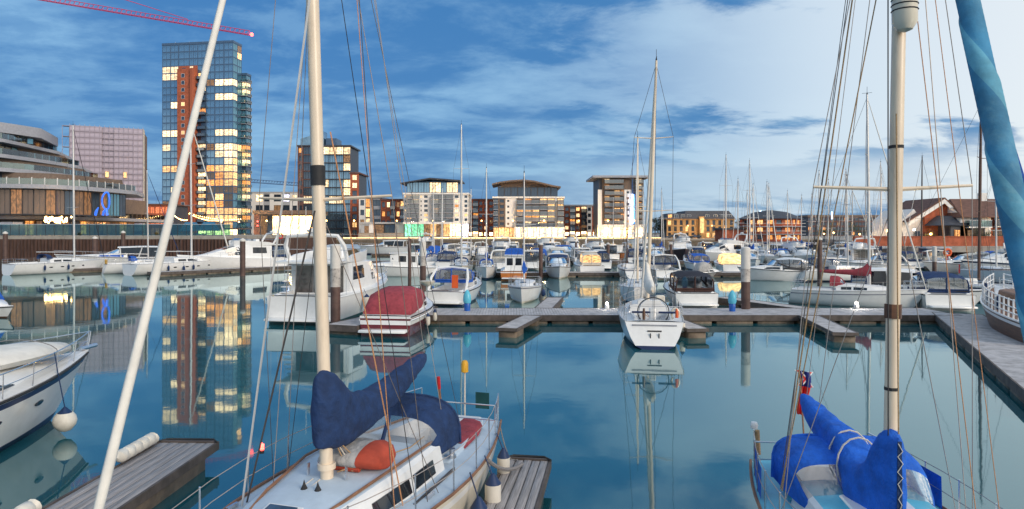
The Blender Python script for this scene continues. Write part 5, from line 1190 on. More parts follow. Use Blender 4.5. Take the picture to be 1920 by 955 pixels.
rope('thick grey mooring rope from the near yacht to the finger end', loc2w(A, A.S(.3, 1, 1)), (.2, 12.9, .52), .14, .035)
c = loc2w(A, A.S(.56, 1, -1) + Vector((0, .06, .62)))
o = thing('navigation_lamp', 'small glowing red lamp on the near yacht guard rail', 'lamp', c); MB().lathe([(.0, -.06), (.03, -.05), (.035, .03), (.0, .06)], 10).build('lens', 'lamp_red', o); MB().lathe([(.036, -.1), (.036, -.06)], 8).build('base', 'rubber', o)

# --- the blue yacht at the lower right
Bq = sailboat('blue yacht at lower right with royal blue sail cover and teal furled foresail', 7.7, 2.75, 11.8, .455, hull='gelcoat', stripe='hull_blue', boot='hull_blue', cover=None, hood=None, mastm='mast_cream', deckm='turquoise', furl='canvas_teal', st=.74, fs=.92, fb=1.12, detail=2, lean=(0, .26), furlr=.125, cock=(.05, .30), rigm='wire_light', boom=0, spz=[.405])
Bq.place((5.3, 12.0), (4.25, 4.4))
X, z0, ch, mx, bz = Bq.X, Bq.z0, Bq.ch, Bq.mx, Bq.bz
rows = []
for k_, zt_, zb_, ww, dy in ((-.085, 2.45, 1.1, .04, 0), (-.065, 2.46, 1.0, .11, 0), (.0, 2.50, .98, .17, 0), (.05, 2.36, 1.0, .22, 0), (.12, 2.02, 1.05, .27, -.02), (.2, 1.86, 1.15, .30, -.04), (.3, 1.92, 1.3, .27, -.06), (.42, 2.08, 1.46, .24, -.08), (.6, 2.12, 1.62, .20, -.12), (.85, 2.2, 1.86, .15, -.18), (1.0, 2.24, 2.04, .07, -.22)):
    rows.append([Vector((mx + .06 - 2.95 * k_, dy + math.copysign(abs(math.cos(a)) ** .55, math.cos(a)) * ww * (1 - .2 * max(0, math.sin(a))), (zt_ + zb_) / 2 + (zt_ - zb_) / 2 * math.copysign(abs(math.sin(a)) ** .45, math.sin(a)))) for a in [i * math.pi / 8 for i in range(16)]])
sc_ = part(Bq, cloth(rows, 60, 48, .03, 4.0, 6.0), 'sail_cover', 'canvas_royal', ang=60)
pts = [Vector((mx + .335, .024 * (1 if i % 2 else -1) + .008 * math.sin(i * 2.7), 2.4 - i * .085 - .012 * math.sin(i * 1.9))) for i in range(16)]
part(Bq, MB().tube(pts, .006, 5), 'lacing', 'rope_white', sc_)
part(Bq, MB().loft([[Vector((mx + .318 + dx_, y_, z_)) for y_, z_ in ((-.028, 1.0), (.028, 1.0), (.03, 1.7), (.022, 2.42), (-.022, 2.42), (-.03, 1.7))] for dx_ in (-.1, .006)], True, (0, 1)), 'cover_slit', 'canvas_navy', sc_)
for k_ in (.42, .30): part(Bq, MB().tube([Vector((mx + .06 - 2.95 * k_, -.07 + .29 * math.cos(a), 1.74 - .02 + .4 * math.sin(a))) for a in [i * math.pi / 8 for i in range(17)]], .013, 5), 'sail_tie', 'rope_white', sc_)
sprayhood(Bq, X(.385), X(.22), .95, z0 + ch - .08, z0 + ch + .50, 'canvas_royal', bx=.5, bz=.4)
part(Bq, MB().bbox(X(.50), X(.50) + .55, -.4, .3, z0 + ch + .02, z0 + ch + .07, .02), 'hatch', 'navy'); part(Bq, MB().bbox(X(.38), X(.48), -.42, .42, z0 + ch + .02, z0 + ch + .06, .02), 'sliding_hatch', 'gelcoat')
for i in range(3): part(Bq, MB().box(X(.12), X(.24), -.75 + i * .1, -.66 + i * .1, Bq.fs + .05, Bq.fs + .1), 'seat_slat', 'teak')
for sg in (1, -1): part(Bq, MB().loft([[Bq.S(t, 1, sg) + Vector((0, -sg * .06, .03)), Bq.S(t, 1, sg) + Vector((0, -sg * .07, .5))] for t in [.06 + .03 * i for i in range(9)]]), 'dodger', 'canvas_royal', label='blue cockpit dodger cloth')
fp = Vector((X(.0) + .1, -.05, Bq.fs + .05))
part(Bq, MB().tube([fp, fp + Vector((-.35, 0, 1.55))], .015, 6), 'flagstaff', 'teak')
ft = fp + Vector((-.35, 0, 1.5))
def flagrow(i, n, z0f, z1f):
    row = []
    for j in range(7):
        k = j / 6; zz_ = z0f + (z1f - z0f) * k; row.append(ft + Vector((.05 * math.sin(i * 2.2) + .02 * math.sin(zz_ * 9), (i / n - .15) * .24 * (1 - .45 * zz_) + .03 * math.sin(zz_ * 6), -zz_ - .04 * i / n)))
    return row
fl = part(Bq, MB().loft([flagrow(i, 5, .28, .80) for i in range(6)]), 'ensign_fly', 'flag_red', ang=80); fl['label'] = 'red ensign hanging limp at the stern'
part(Bq, MB().loft([flagrow(i, 5, .0, .28) for i in range(6)]), 'ensign_canton', 'flag_blue', fl, ang=80)
for i, (m, dx) in enumerate((('flag_white', .012), ('flag_white', .012), ('flag_red', .018), ('flag_red', .018))):
    a_, c_ = (flagrow(0, 5, .0, .28), flagrow(5, 5, .0, .28)); s_ = i % 2
    mb = MB(); w_ = .05 if i < 2 else .022
    for side_ in (1, -1): mb.loft([[a_[q].lerp(c_[q], (q / 6 if s_ else 1 - q / 6)) + Vector((dx * side_, -w_, 0)) for q in range(7)], [a_[q].lerp(c_[q], (q / 6 if s_ else 1 - q / 6)) + Vector((dx * side_, w_, 0)) for q in range(7)]])
    part(Bq, mb, 'ensign_cross', m, fl, ang=80)
part(Bq, MB().lathe([(.0, 0), (.06, .02), (.07, .08), (.05, .13), (0, .14)], 10, Bq.S(.02, 1, -1) + Vector((0, .06, .6))), 'aerial_dome', 'gelcoat')
part(Bq, MB().tube([Bq.S(.03, 1, -1) + Vector((.05, .1, .62)), Bq.S(.03, 1, -1) + Vector((.06, .12, .2))], .04, 7), 'rope_hank', 'rope_tan')
# radome / raft canister high on the mast, with bands
cm = Vector((mx + .12, .14, 7.84)); cn = part(Bq, MB().lathe([(.02, -.32), (.09, -.29), (.145, -.2), (.15, .32), (.12, .45)], 16, cm), 'mast_canister', 'gelcoat_cream', label='ribbed cream canister on the mast')
for z in (-.05, .02, .09, .16): part(Bq, MB().lathe([(.15, z - .008), (.158, z), (.15, z + .008)], 16, cm), 'band', 'wire_dark', cn)
for z in (3.0, 4.0, 6.1): part(Bq, MB().tube([Bq.M(z) - Vector((0, 0, .02)), Bq.M(z) + Vector((0, 0, .02))], .088, 10), 'mast_band', 'rubber')
part(Bq, MB().tube([Bq.M(3.90), Bq.M(4.08)], .108, 6), 'mast_bracket', 'hull_wood')
for a, c, r_, m in (((mx, -.1, 11), (X(.33), -1.05, 1.6), .006, 'wire'), ((mx, -.1, 10.5), (X(.36), -1.12, 1.35), .010, 'rope_tan'), ((mx, -.15, 8), (X(.35), -1.12, 1.35), .008, 'rope_tan'), ((mx - .1, -.08, 11.3), (X(.30), -.95, 1.7), .005, 'wire'), ((mx, .2, 9), (X(.44), 1.1, 1.3), .006, 'rope_orange'), ((mx, .25, 10.5), (X(.40), 1.12, 1.35), .006, 'wire_light'), ((mx, .2, 11), (X(.5), 1.15, 1.3), .005, 'rope_orange'), ((mx + .1, -.05, 11), (mx + .16, -.07, 2.4), .008, 'wire_dark'), ((mx - .1, 0, 11.2), (mx - 2.8, -.2, 2.2), .005, 'wire_light'), ((mx + .1, .05, 6.5), (mx + .14, .06, 2.35), .009, 'rope_tan')):
    part(Bq, MB().tube([a, c], r_, 5), 'halyard', m)
fs_ = [Vector(Bq.S(1, 1, 0) + Vector((-.12, 0, .06))), Vector(Bq.M(11.65))]
d_ = fs_[1] - fs_[0]
part(Bq, MB().loft([[fs_[0] + d_ * k + Vector((.0, w_ * math.cos(a), w_ * math.sin(a))) for a in [i * math.pi / 5 for i in range(10)]] for k, w_ in ((.02, .05), (.05, .2), (.11, .24), (.16, .17), (.2, .1))], True, (1, 1)), 'sail_clew', 'canvas_teal', ang=60)
part(Bq, MB().tube([fs_[0] + d_ * .46 + Vector((0, .1, 0)), fs_[0] + d_ * .38 + Vector((0, .16, 0)), fs_[0] + d_ * .28 + Vector((.0, .12, 0))], .02, 6), 'sheet', 'rope_blue')
# --- motor cruiser bow at the left edge
Cc = motorboat('white motor cruiser cut by the left edge with navy stripe and ball fender', 10.5, 3.7, 'hardtop', stripe='navy', boot='navy', fs=1.25, fb=1.62, detail=2, cv='canvas_navy', name='motor_cruiser')
Cc.place((-13.2, 8.6), (-12.1, 19.0))
X = Cc.X
rows = [[Vector((x, w_ * math.cos(a), 1.62 + .12 + h * .5 + h * .5 * math.sin(a))) for a in [i * math.pi / 6 for i in range(12)]] for x, w_, h in ((X(.5), .5, .3), (X(.55), .95, .5), (X(.7), 1.0, .52), (X(.82), .75, .44), (X(.90), .35, .3), (X(.92), .1, .1))]
o = part(Cc, MB().loft(rows, True, (1, 1)), 'tender', 'sail_white', label='upturned white tender lashed on the foredeck', ang=60)
for x in (.62, .78): part(Cc, MB().tube([Vector((X(x), 1.02 * math.cos(a), 1.74 + .26 + .3 * math.sin(a))) for a in [i * math.pi / 10 for i in range(11)]], .012, 5), 'lashing', 'rope_grey', o)
for t in (.62, .78): 
    q = Cc.S(t, .62, -1); d = (Cc.S(t + .05, .62, -1) - q).normalized()
    part(Cc, MB().loft([[q + d * (s_ * .2 * math.cos(a)) + Vector((0, -.02 * k, .055 * math.sin(a))) for a in [i * math.pi / 6 for i in range(12)]] for k, s_ in ((0, 1.15), (1, 1.1), (1.3, .9))], True, (0, 1)), 'portlight', 'port_glass')
q = Cc.S(.80, 1, -1)
part(Cc, MB().lathe([(.02, -.27), (.14, -.23), (.24, -.10), (.265, 0), (.24, .11), (.17, .2)], 18, (q.x, q.y - .20, .36)), 'ball_fender', 'fender_white'); part(Cc, MB().lathe([(.172, .19), (.1, .26), (.03, .34)], 14, (q.x, q.y - .20, .36)), 'fender_cap', 'fender_navy')
part(Cc, MB().tube([(q.x, q.y - .2, .68), (q.x, q.y - .02, 1.5), (q.x, q.y + .08, 2.05)], .014, 5), 'fender_rope', 'fender_navy')
part(Cc, MB().tube([Cc.S(1, 1, 0) + Vector((-.3, 0, .1)), Cc.S(1, 1, 0) + Vector((.3, 0, .12))], .06, 6), 'anchor_roller', 'steel')

# --- white yacht seen from its transom
E = sailboat('white yacht seen stern-on at the main pontoon with open transom and wheel', 8.9, 2.9, 13.4, .50, stripe='gelcoat', boot='navy', cover=None, hood=None, mastm='mast_cream', deckm='deck_white', furl='sail_white', st=.86, fs=1.12, fb=1.3, detail=1, lean=(.0, -.42), trake=-.5, wheel=True, furlr=.07, spread=2, boom=3.2)
E.place((6.1, 28.4), (7.2, 37.0))
X = E.X
rows = [[Vector((E.mx - .05 - 3.1 * k_, w_ * math.cos(a), zz + h * math.sin(a))) for a in [i * math.pi / 5 for i in range(10)]] for k_, w_, zz, h in ((0, .14, 2.85, .75), (.1, .22, 2.6, .5), (.4, .24, 2.45, .35), (.8, .2, 2.45, .3), (1, .08, 2.45, .15))]
part(E, MB().loft(rows, True, (1, 1)), 'sail_cover', 'sail_white', ang=60)
part(E, MB().box(X(.365), X(.37), -.36, .36, E.fs - .45, E.z0 + E.ch + .02), 'companionway', 'port_glass'); part(E, MB().bbox(X(.37) - .1, X(.37) + .1, -.55, .55, E.z0 + E.ch + .02, E.z0 + E.ch + .2), 'instrument_pod', 'gelcoat')
tz = Vector((-E.L / 2, 0, 0))
tr = lambda u: -E.L / 2 + .5 * u - .02
for x_, y_ in ((-.18, .5), (.18, .5)): part(E, MB().box(tr(.5) - .03, tr(.5) + .01, x_ - .02, x_ + .02, .42, .66), 'ladder_bracket', 'rubber')
part(E, MB().box(tr(.68) - .025, tr(.68) + .02, -.3, .3, .72, .77), 'transom_vent', 'rubber')
part(E, MB().box(tr(.9) - .03, tr(.9) + .05, -.95, .95, .95, 1.01), 'transom_trim', 'slab_grey')
for y0_, y1_ in ((.18, .95), (-.95, -.18)): part(E, MB().tube([(X(.05), y0_, E.fs + .42), (X(.05), y1_, E.fs + .42)], .045, 8), 'rail_cushion', 'navy')
for sg in (1, -1):
    part(E, MB().bbox(X(.2), X(.35), sg * .62 - .16, sg * .62 + .16, E.fs - .1, E.fs - .04, .02), 'seat_pad', 'slab_grey')
    part(E, MB().lathe([(.09, 0), (.08, .06), (.05, .08), (.06, .16)], 12, (X(.3), sg * .98, E.fs + .14)), 'winch', 'steel')
    part(E, MB().tube([(X(.22), sg * 1.2, E.fs + .08), (X(.22), sg * 1.2, E.fs + .75)], .016, 6), 'stern_post', 'rubber')
part(E, MB().tube([Vector((X(.115), .68 * math.cos(a), E.fs + .38 + .62 * math.sin(a))) for a in [i * math.pi / 14 for i in range(29)]], .022, 6), 'wheel_rim', 'rubber')
for i in range(5): part(E, MB().tube(catenary((X(.3), -.3 + i * .15, E.fs + .1), (X(.16), .5 - i * .25, E.fs - .05), .1), .014, 5), 'sheet', ['rope_grey', 'rope_blue', 'rope_tan', 'rope_grey', 'rope_orange'][i])
part(E, MB().tube([Vector((X(.06), -.9 + .16 * math.cos(a), E.fs + .35 + .24 * math.sin(a))) for a in [i * math.pi / 8 - 1.0 for i in range(13)]], .05, 8), 'horseshoe_buoy', 'gelcoat_cream'); part(E, MB().lathe([(.07, 0), (.06, .3), (.02, .4)], 8, (X(.05), -.95, E.fs + .2)), 'buoy_light', 'orange_plastic')
part(E, MB().lathe([(.06, 0), (.07, .25), (.04, .5)], 8, (X(.04), .45, E.fs + .1)), 'outboard_bracket', 'hull_wood'); E.fender(.45, -1, .5, .6, .13)
part(E, MB().bbox(X(.62), X(.66), -.95, -.5, E.fb, E.fb + .5, .05), 'rolled_bag', 'canvas_cream')
mat('hull_text', (0.03, 0.03, 0.06), 0.5)

# --- flybridge cruiser and red-covered boat
G = motorboat('large white flybridge cruiser with dark green boot top, stern to camera', 13.0, 4.4, 'fly', boot='hull_green', bottom='hull_green', fs=1.5, fb=2.0, detail=2, name='motor_cruiser', win='port_glass')
G.place((XA(566, 36.4), 36.4), (XA(722, 49.5), 49.5))
G.fender(.3, -1, .9, .8, .18); G.fender(.5, -1, .9, .8, .16)
RB = motorboat('maroon and white speedboat under a full red cover', 7.4, 2.75, 'cover', hull='gelcoat', stripe='hull_maroon', boot='hull_maroon', U=(1, .88, .78, .64, .56, 0.0), bottom='antifoul_red', cv='canvas_red', fs=.95, fb=1.15, name='speed_boat', detail=0, deckm='gelcoat')
RB.place((XA(722, 32.2), 32.2), (XA(797, 39.3), 39.3))
RB.rub('gelcoat', .80, .05); RB.fender(.35, -1, .5, .6, .12); RB.fender(.6, -1, .5, .6, .12)
# --- boats just behind the main pontoon
b_ = motorboat('white motor boat with blue-edged arch and orange panel left of the pontoon', 8.6, 2.95, 'arch', cv='canvas_blue', boot='navy', fs=.95, fb=1.35, detail=2, roofm='canvas_blue'); b_.place((XA(832, 45.3), 45.3), (XA(893, 53.5), 53.5))
part(b_, MB().box(b_.X(.1), b_.X(.1) + .03, -.75, -.3, b_.fs + .2, b_.fs + 1.1), 'orange_panel', 'orange_plastic'); part(b_, MB().box(b_.X(.05), b_.X(.05) + .02, -.2, 1.1, b_.fs - .25, b_.fs + .1), 'stern_panel', 'canvas_brown')
part(b_, MB().lathe([(.02, 0), (.5, .3), (.56, .42)], 14, (b_.X(-.06), 1.0, 1.3)), 'dish', 'gelcoat_cream', label='shallow cream bowl on the stern'); part(b_, MB().tube([(b_.X(-.06), 1.0, .3), (b_.X(-.06), 1.0, 1.3)], .03, 6), 'dish_stand', 'steel')
b_ = sailboat('small white yacht bow-on behind the main pontoon with blue sail cover', 7.6, 2.55, 9.4, .58, stripe='gelcoat', boot='gelcoat_cream', cover='canvas_blue', fs=.95, fb=1.2, furlr=.03, mastm='mast_alloy', furl=None); b_.place((XA(989, 53.5), 53.5), (XA(977, 45.9), 45.9)); b_.rub('navy', .93, .03); b_.fender(.55, 1, .5, .5, .16, 'fender_navy')
b_ = sailboat('white yacht partly hidden behind the stern-on yacht mast', 8.2, 2.8, 11.9, .55, stripe='gelcoat', boot='navy', fs=1.0, fb=1.25, mastm='mast_cream', cover=None, furl='sail_white'); b_.place((XA(1202, 53), 53), (XA(1188, 44.6), 44.6))
b_ = motorboat('motor boat stern-on with black and brown canopy behind the main pontoon', 7.9, 3.0, 'tent', cv='canvas_brown', roofm='canvas_black', boot='gelcoat', fs=.95, fb=1.35, detail=2, pm='smoke_glass'); b_.place((XA(1307, 44.0), 44.0), (XA(1262, 51.8), 51.8))
b_ = sailboat('white yacht with red sprayhood and red sail cover right of the tall pile', 8.4, 2.8, 14.3, .6, stripe='gelcoat', boot='gelcoat', cover='canvas_red', hood='canvas_red', fs=1.0, fb=1.25, mastm='mast_alloy', spread=2); b_.place((XA(1480, 47.5), 47.5), (XA(1568, 46.0), 46.0)); b_.rub('navy', .8, .02)
b_ = motorboat('white hardtop motor boat with navy stern canopy behind the white pontoon lamp', 8.2, 2.9, 'hardtop', stripe='gelcoat', boot='gelcoat', fs=1.0, fb=1.3, detail=2, win='navy'); b_.place((XA(1592, 47.5), 47.5), (XA(1712, 45.2), 45.2)); canopy(b_, [(b_.X(.04), 1.2, 1.0, 2.2), (b_.X(.15), 1.2, 1.05, 2.5)], 'canvas_navy', None, True, 'smoke_glass')
b_ = motorboat('motor boat with large navy tent canopy at the walkway corner', 8.4, 3.1, 'tent', cv='canvas_navy', boot='gelcoat', fs=1.0, fb=1.3, detail=2); b_.place((XA(1782, 42.6), 42.6), (XA(1706, 49.5), 49.5)); b_.fender(.2, 1, .5, .5, .12)
b_ = sailboat('white yacht with navy hull band behind the walkway and pink flag', 9.0, 3.0, 14.6, .32, stripe='navy', boot='navy', fs=1.1, fb=1.3, mastm='mast_wood', cover=None, furl=None, spread=2, rigm='wire_dark'); b_.place((XA(1925, 46.5), 46.5), (XA(1775, 50.5), 50.5))
part(b_, MB().loft([[Vector((b_.X(.5) - .1, -.6 + .03 * math.sin(j), 1.9 + j * .1)), Vector((b_.X(.5) - .25, -.45 + .03 * math.sin(j * 2), 1.9 + j * .1))] for j in range(8)]), 'flag', 'flag_red')
# --- old wooden boat on the right edge, tall brown mast
wb_ = Boat('wooden_ketch', 'old dark wooden boat on the right edge with white rails and red life jacket', 'sailing boat', 12.0, 3.6, 1.3, 2.0, .8, .45, 2.0, .85, .6, 1.0, 0)
wb_.hull('hull_wood', 'gelcoat', 'hull_wood', 'antifoul_red'); wb_.deck(.06, .3, m='teak'); wb_.toerail('gelcoat', .05)
wb_.place((21.9, 26.0), (26.9, 37.2))
wx = lambda t: -6 + 12 * t
part(wb_, MB().tube([(wx(.2), 0, 1.2), (wx(.2), 0, 13.0)], [.15, .1], 10), 'mast', 'mast_wood')
for sg in (1, -1):
    mb = MB()
    for hh in (.25, .5, .8): mb.tube([wb_.S(t / 20, 1, sg) + Vector((0, -sg * .08, hh)) for t in range(1, 20)], .03, 5)
    for t in range(1, 20): q = wb_.S(t / 20, 1, sg) + Vector((0, -sg * .08, 0)); mb.box(q.x - .04, q.x + .04, q.y - .03, q.y + .03, q.z, q.z + .85)
    part(wb_, mb, 'guard_rail', 'gelcoat')
    for t in (.35, .5, .62, .74): q = wb_.S(t, 1, sg) + Vector((0, -sg * .15, .1)); part(wb_, MB().box(q.x - .35, q.x + .35, q.y - .02, q.y + .02, q.z, q.z + .6), 'rail_cloth', 'canvas_navy' if t != .62 else 'gelcoat')
q = wb_.S(.80, 1, 1); part(wb_, MB().bbox(q.x - .3, q.x + .3, q.y - .12, q.y - .02, q.z - .1, q.z + .25, .03), 'life_jacket', 'red_plastic')
wb_.cabin('deckhouse', 'teak', [(wx(.35), 1.0, .9, 1.3, 2.2), (wx(.55), 1.0, .9, 1.4, 2.2), (wx(.7), .7, .6, 1.5, 2.1)])
# ================================================================ boats of the left group
b_ = sailboat('white yacht at the left edge with grey boom and navy sprayhood', 11.5, 3.5, 18.5, .66, stripe='gelcoat', boot='gelcoat', hood='canvas_navy', fs=1.25, fb=1.5, mastm='mast_alloy', st=.85, furl='canvas_black', spread=2, boom=4.4); b_.place((XA(12, 77.5), 77.5), (XA(152, 85), 85))
b_ = motorboat('large white motor yacht with blue-tinted raked windows behind the transom yachts', 14.5, 4.3, 'hardtop', boot='gelcoat', fs=1.5, fb=2.1, win='canvas_blue', name='motor_yacht', cv='canvas_blue'); b_.place((XA(335, 93), 93), (XA(150, 88), 88))
b_ = sailboat('white yacht with small round transom and orange buoys, left of two', 9.0, 3.0, 12.8, .55, stripe='gelcoat', boot='gelcoat', hood='canvas_blue', fs=1.1, fb=1.3, st=.8, furl='canvas_navy', trake=-.3); b_.place((XA(192, 80.5), 80.5), (XA(300, 84.5), 84.5))
for i in range(2): part(b_, MB().tube([Vector((b_.X(.04), .2 - i * .8 + .25 * math.cos(a), b_.fs + .35 + .25 * math.sin(a))) for a in [k * math.pi / 6 for k in range(13)]], .06, 6), 'ring_buoy', 'yellow_plastic')
b_ = sailboat('long white racing yacht with wide pinkish transom, right of two', 13.2, 3.9, 19.0, .58, stripe='gelcoat', boot='gelcoat', fs=1.3, fb=1.55, st=.9, cover=None, furl='sail_white', trake=-.2, hull='gelcoat', spread=2, boom=4.6, mastm='mast_alloy', furlr=.09); b_.place((XA(240, 77), 77), (XA(362, 83.5), 83.5)); b_.fender(.45, -1, .6, .7, .14, 'canvas_navy')
b_ = motorboat('white flybridge motor yacht with blue cockpit cover and red lifebuoy on the left', 14.0, 4.3, 'fly', boot='gelcoat', fs=1.5, fb=2.2, name='motor_yacht'); b_.place((XA(528, 92.5), 92.5), (XA(372, 84.0), 84.0))
part(b_, MB().tube([Vector((b_.X(.08), 1.7 + .0, b_.fs + 3.0)) + Vector((.32 * math.cos(a), 0, .32 * math.sin(a))) for a in [k * math.pi / 8 for k in range(17)]], .09, 8), 'lifebuoy', 'red_plastic'); canopy(b_, [(b_.X(.0), 1.8, b_.fs + .2, b_.fs + 1.7), (b_.X(.16), 1.85, b_.fs + .2, b_.fs + 1.75)], 'canvas_navy', None, True, 'smoke_glass')
b_ = motorboat('small dinghy with blue cover at the left frame edge', 4.6, 1.9, 'cover', hull='gelcoat', boot='hull_wood', cv='canvas_blue', fs=.5, fb=.7, name='dinghy', detail=0); b_.place((XA(-62, 40.6), 40.6), (XA(22, 38.8), 38.8))

# ================================================================ boats at the second pontoon
def mo(label, px, py, hd, L, style, **kw):
    b = motorboat(label, L, kw.pop('B', L * .34), style, fs=kw.pop('fs', 1.0), fb=kw.pop('fb', 1.4), **kw); p = on(px, py); d = Vector((math.cos(R(hd)), math.sin(R(hd)), 0)); b.place(p - d * L / 2, heading=hd); return b
def sa(label, px, py, hd, L, ytop, **kw):
    p = on(px, py); b = sailboat(label, L, L * .32, ZA(ytop, p.y), **kw); d = Vector((math.cos(R(hd)), math.sin(R(hd)), 0)); b.place(p - d * L / 2, heading=hd); return b
b_ = mo('white cabin cruiser with lit windows facing left beyond the flybridge cruiser', 745, 518, 192, 9.5, 'cabin', cv=None, boot='gelcoat', B=3.2); [part(b_, MB().box(b_.X(.3) + i * .9, b_.X(.3) + i * .9 + .75, -1.16, -1.13, 1.6, 2.1), 'lit_window', 'interior_warm') for i in range(3)]
mo('sleek white motor yacht facing left below the glass office block', 720, 477, 176, 14.5, 'hardtop', B=4.0, fs=1.6, fb=2.1, cv='canvas_navy', name='motor_yacht')
sa('cream-hulled yacht with tall mast left of the blue-hooded yacht', 865, 517, 275, 8.5, 235, hull='gelcoat_cream', stripe='gelcoat_cream', boot='gelcoat', cover='canvas_cream', hood='canvas_navy', spread=2)
sa('white yacht bow-on with blue sprayhood behind the blue-arched boat', 912, 521, 272, 7.6, 316, cover='canvas_blue', hood='canvas_blue', stripe='gelcoat', boot='navy')
b_ = mo('orange-hulled fishing boat stern-on with white wheelhouse and blue canopy', 965, 522, 88, 7.4, 'cabin', hull='hull_orange', stripe='gelcoat', boot='hull_orange', bottom='navy', cv=None, B=2.9, fs=.95); canopy(b_, [(b_.X(.24), 1.0, 2.6, 3.2), (b_.X(.5), 1.0, 2.62, 3.3)], 'canvas_blue', None, False)
mo('white sports cruiser bow-on with dark windscreen near the second pontoon', 1047, 520, 268, 7.8, 'arch', cv='canvas_navy', boot='gelcoat_cream', B=2.9)
mo('boxy white cabin cruiser with tan-framed windows stern-on', 1098, 513, 95, 8.0, 'cabin', cv='canvas_cream', boot='gelcoat', B=3.1, fs=1.1, pm='interior_warm')
sa('white yacht stern-on with navy rubbing band near the lit quay', 1177, 520, 92, 7.2, 372, stripe='navy', boot='gelcoat', st=.9, furl=None, mastm='mast_wood')
mo('white motor boat stern-on with dark arch and navy seats behind the tall mast', 1236, 520, 92, 8.2, 'arch', cv='canvas_navy', boot='gelcoat_cream', B=3.0, roofm='canvas_black')
b_ = mo('boat under a glowing amber tent cover at the second pontoon', 1362, 510, 88, 7.6, 'cover', cv='canvas_lit', boot='gelcoat', B=3.2, fs=1.1, detail=0)
mo('small grey inflatable tied to the second pontoon', 1328, 519, 10, 3.4, 'cover', hull='canvas_grey', cv='canvas_grey', boot='canvas_grey', fs=.45, fb=.6, detail=0, name='inflatable_dinghy', B=1.7)
mo('white motor boat side-on with dark hull window, left of a matching pair', 1450, 526, 176, 7.4, 'tent', cv='frame_dark', roofm='gelcoat', stripe='gelcoat', boot='gelcoat', B=2.8)
mo('white motor boat side-on with navy canopy, right of a matching pair', 1508, 525, 176, 7.4, 'tent', cv='canvas_navy', stripe='gelcoat', boot='gelcoat', B=2.8)
sa('white yacht side-on behind the red-hooded yacht', 1580, 527, 5, 9.5, 330, cover=None, furl='sail_white', stripe='gelcoat', spread=2)
mo('white sports boat with navy arch canopy left of the right-hand mast', 1640, 512, 170, 8.2, 'arch', cv='canvas_navy', boot='gelcoat')
mo('white cruiser with curved arch in front of the brick wall on the right', 1800, 512, 175, 9.0, 'arch', cv='canvas_cream', boot='gelcoat', B=3.2)
mo('white flybridge boat with navy window band behind the blue furled sail', 1890, 516, 178, 11, 'fly', stripe='navy', boot='gelcoat', fs=1.3, fb=1.8)
mo('dark red-hulled boat with white wheelhouse and red fender among far boats', 1273, 488, 268, 10.5, 'cabin', hull='hull_dark', boot='hull_maroon', bottom='antifoul_red', cv=None, B=3.9, fs=1.6, fb=2.2)
mo('white flybridge cruiser right of the amber-lit pile among far boats', 1352, 490, 200, 11, 'fly', boot='gelcoat', fs=1.3, fb=1.8)
mo('small white boat with orange hull near the star-lit pile', 1160, 487, 270, 7, 'cabin', hull='hull_orange', boot='hull_orange', cv=None, fs=1.0)  # white wheelhouse on a plain orange hull

sa('white yacht with tall mast before the right half of the yellow warehouse', 1362, 488, 80, 11, 290, stripe='gelcoat', boot='navy', cover='canvas_cream', spread=2)
sa('white yacht with tall mast between warehouse and pub', 1404, 492, 265, 10.5, 303, stripe='navy', boot='navy', cover='canvas_navy', spread=2)
sa('white yacht with tall mast before the far trees', 1588, 490, 85, 10.5, 318, stripe='gelcoat', boot='gelcoat', cover='canvas_blue', spread=2)
sa('white yacht with tall mast left of the right-hand mast', 1648, 497, 270, 10, 305, stripe='gelcoat', boot='gelcoat', cover='canvas_navy', spread=2)
sa('white yacht with slim dark mast before the brick gable', 1733, 503, 95, 9.5, 293, stripe='gelcoat', boot='navy', mastm='wire', cover='canvas_navy', spread=2)
sa('white yacht whose white mast rises beside the blue furled sail', 1862, 530, 265, 9.0, 320, stripe='gelcoat', boot='navy', cover=None, spread=2)
sa('white yacht with slim mast before the many-sided pub', 1440, 487, 268, 10, 345, stripe='gelcoat', boot='gelcoat', cover='canvas_cream')

# ================================================================ the crowd of far boats: a few kinds, copied
kinds = {}
def proto(k):
    if k in kinds: return kinds[k], False
    f = {'hard': lambda: motorboat('x', 9.0, 3.1, 'hardtop', boot='gelcoat', detail=0), 'tentn': lambda: motorboat('x', 8.0, 2.9, 'tent', cv='canvas_navy', boot='gelcoat', detail=0), 'tentb': lambda: motorboat('x', 8.0, 2.9, 'tent', cv='canvas_blue', boot='navy', detail=0),
         'arch': lambda: motorboat('x', 8.6, 3.0, 'arch', cv='canvas_cream', boot='gelcoat', detail=0), 'fly': lambda: motorboat('x', 11.0, 3.8, 'fly', boot='gelcoat', fs=1.3, fb=1.8, detail=0), 'cab': lambda: motorboat('x', 7.4, 2.7, 'cabin', cv='canvas_navy', boot='navy', detail=0),
         'cov': lambda: motorboat('x', 7.0, 2.6, 'cover', cv='canvas_blue', boot='navy', detail=0),
         'sn': lambda: sailboat('x', 8.6, 2.8, 12.0, cover='canvas_navy', hood='canvas_navy', detail=0), 'sb': lambda: sailboat('x', 8.6, 2.8, 12.0, cover='canvas_blue', hood='canvas_blue', stripe='gelcoat', detail=0), 'sw': lambda: sailboat('x', 9.2, 2.9, 13.0, cover='sail_white', stripe='gelcoat', boot='navy', detail=0, spread=2)}[k]
    b = f(); kinds[k] = b.r; return b.r, True
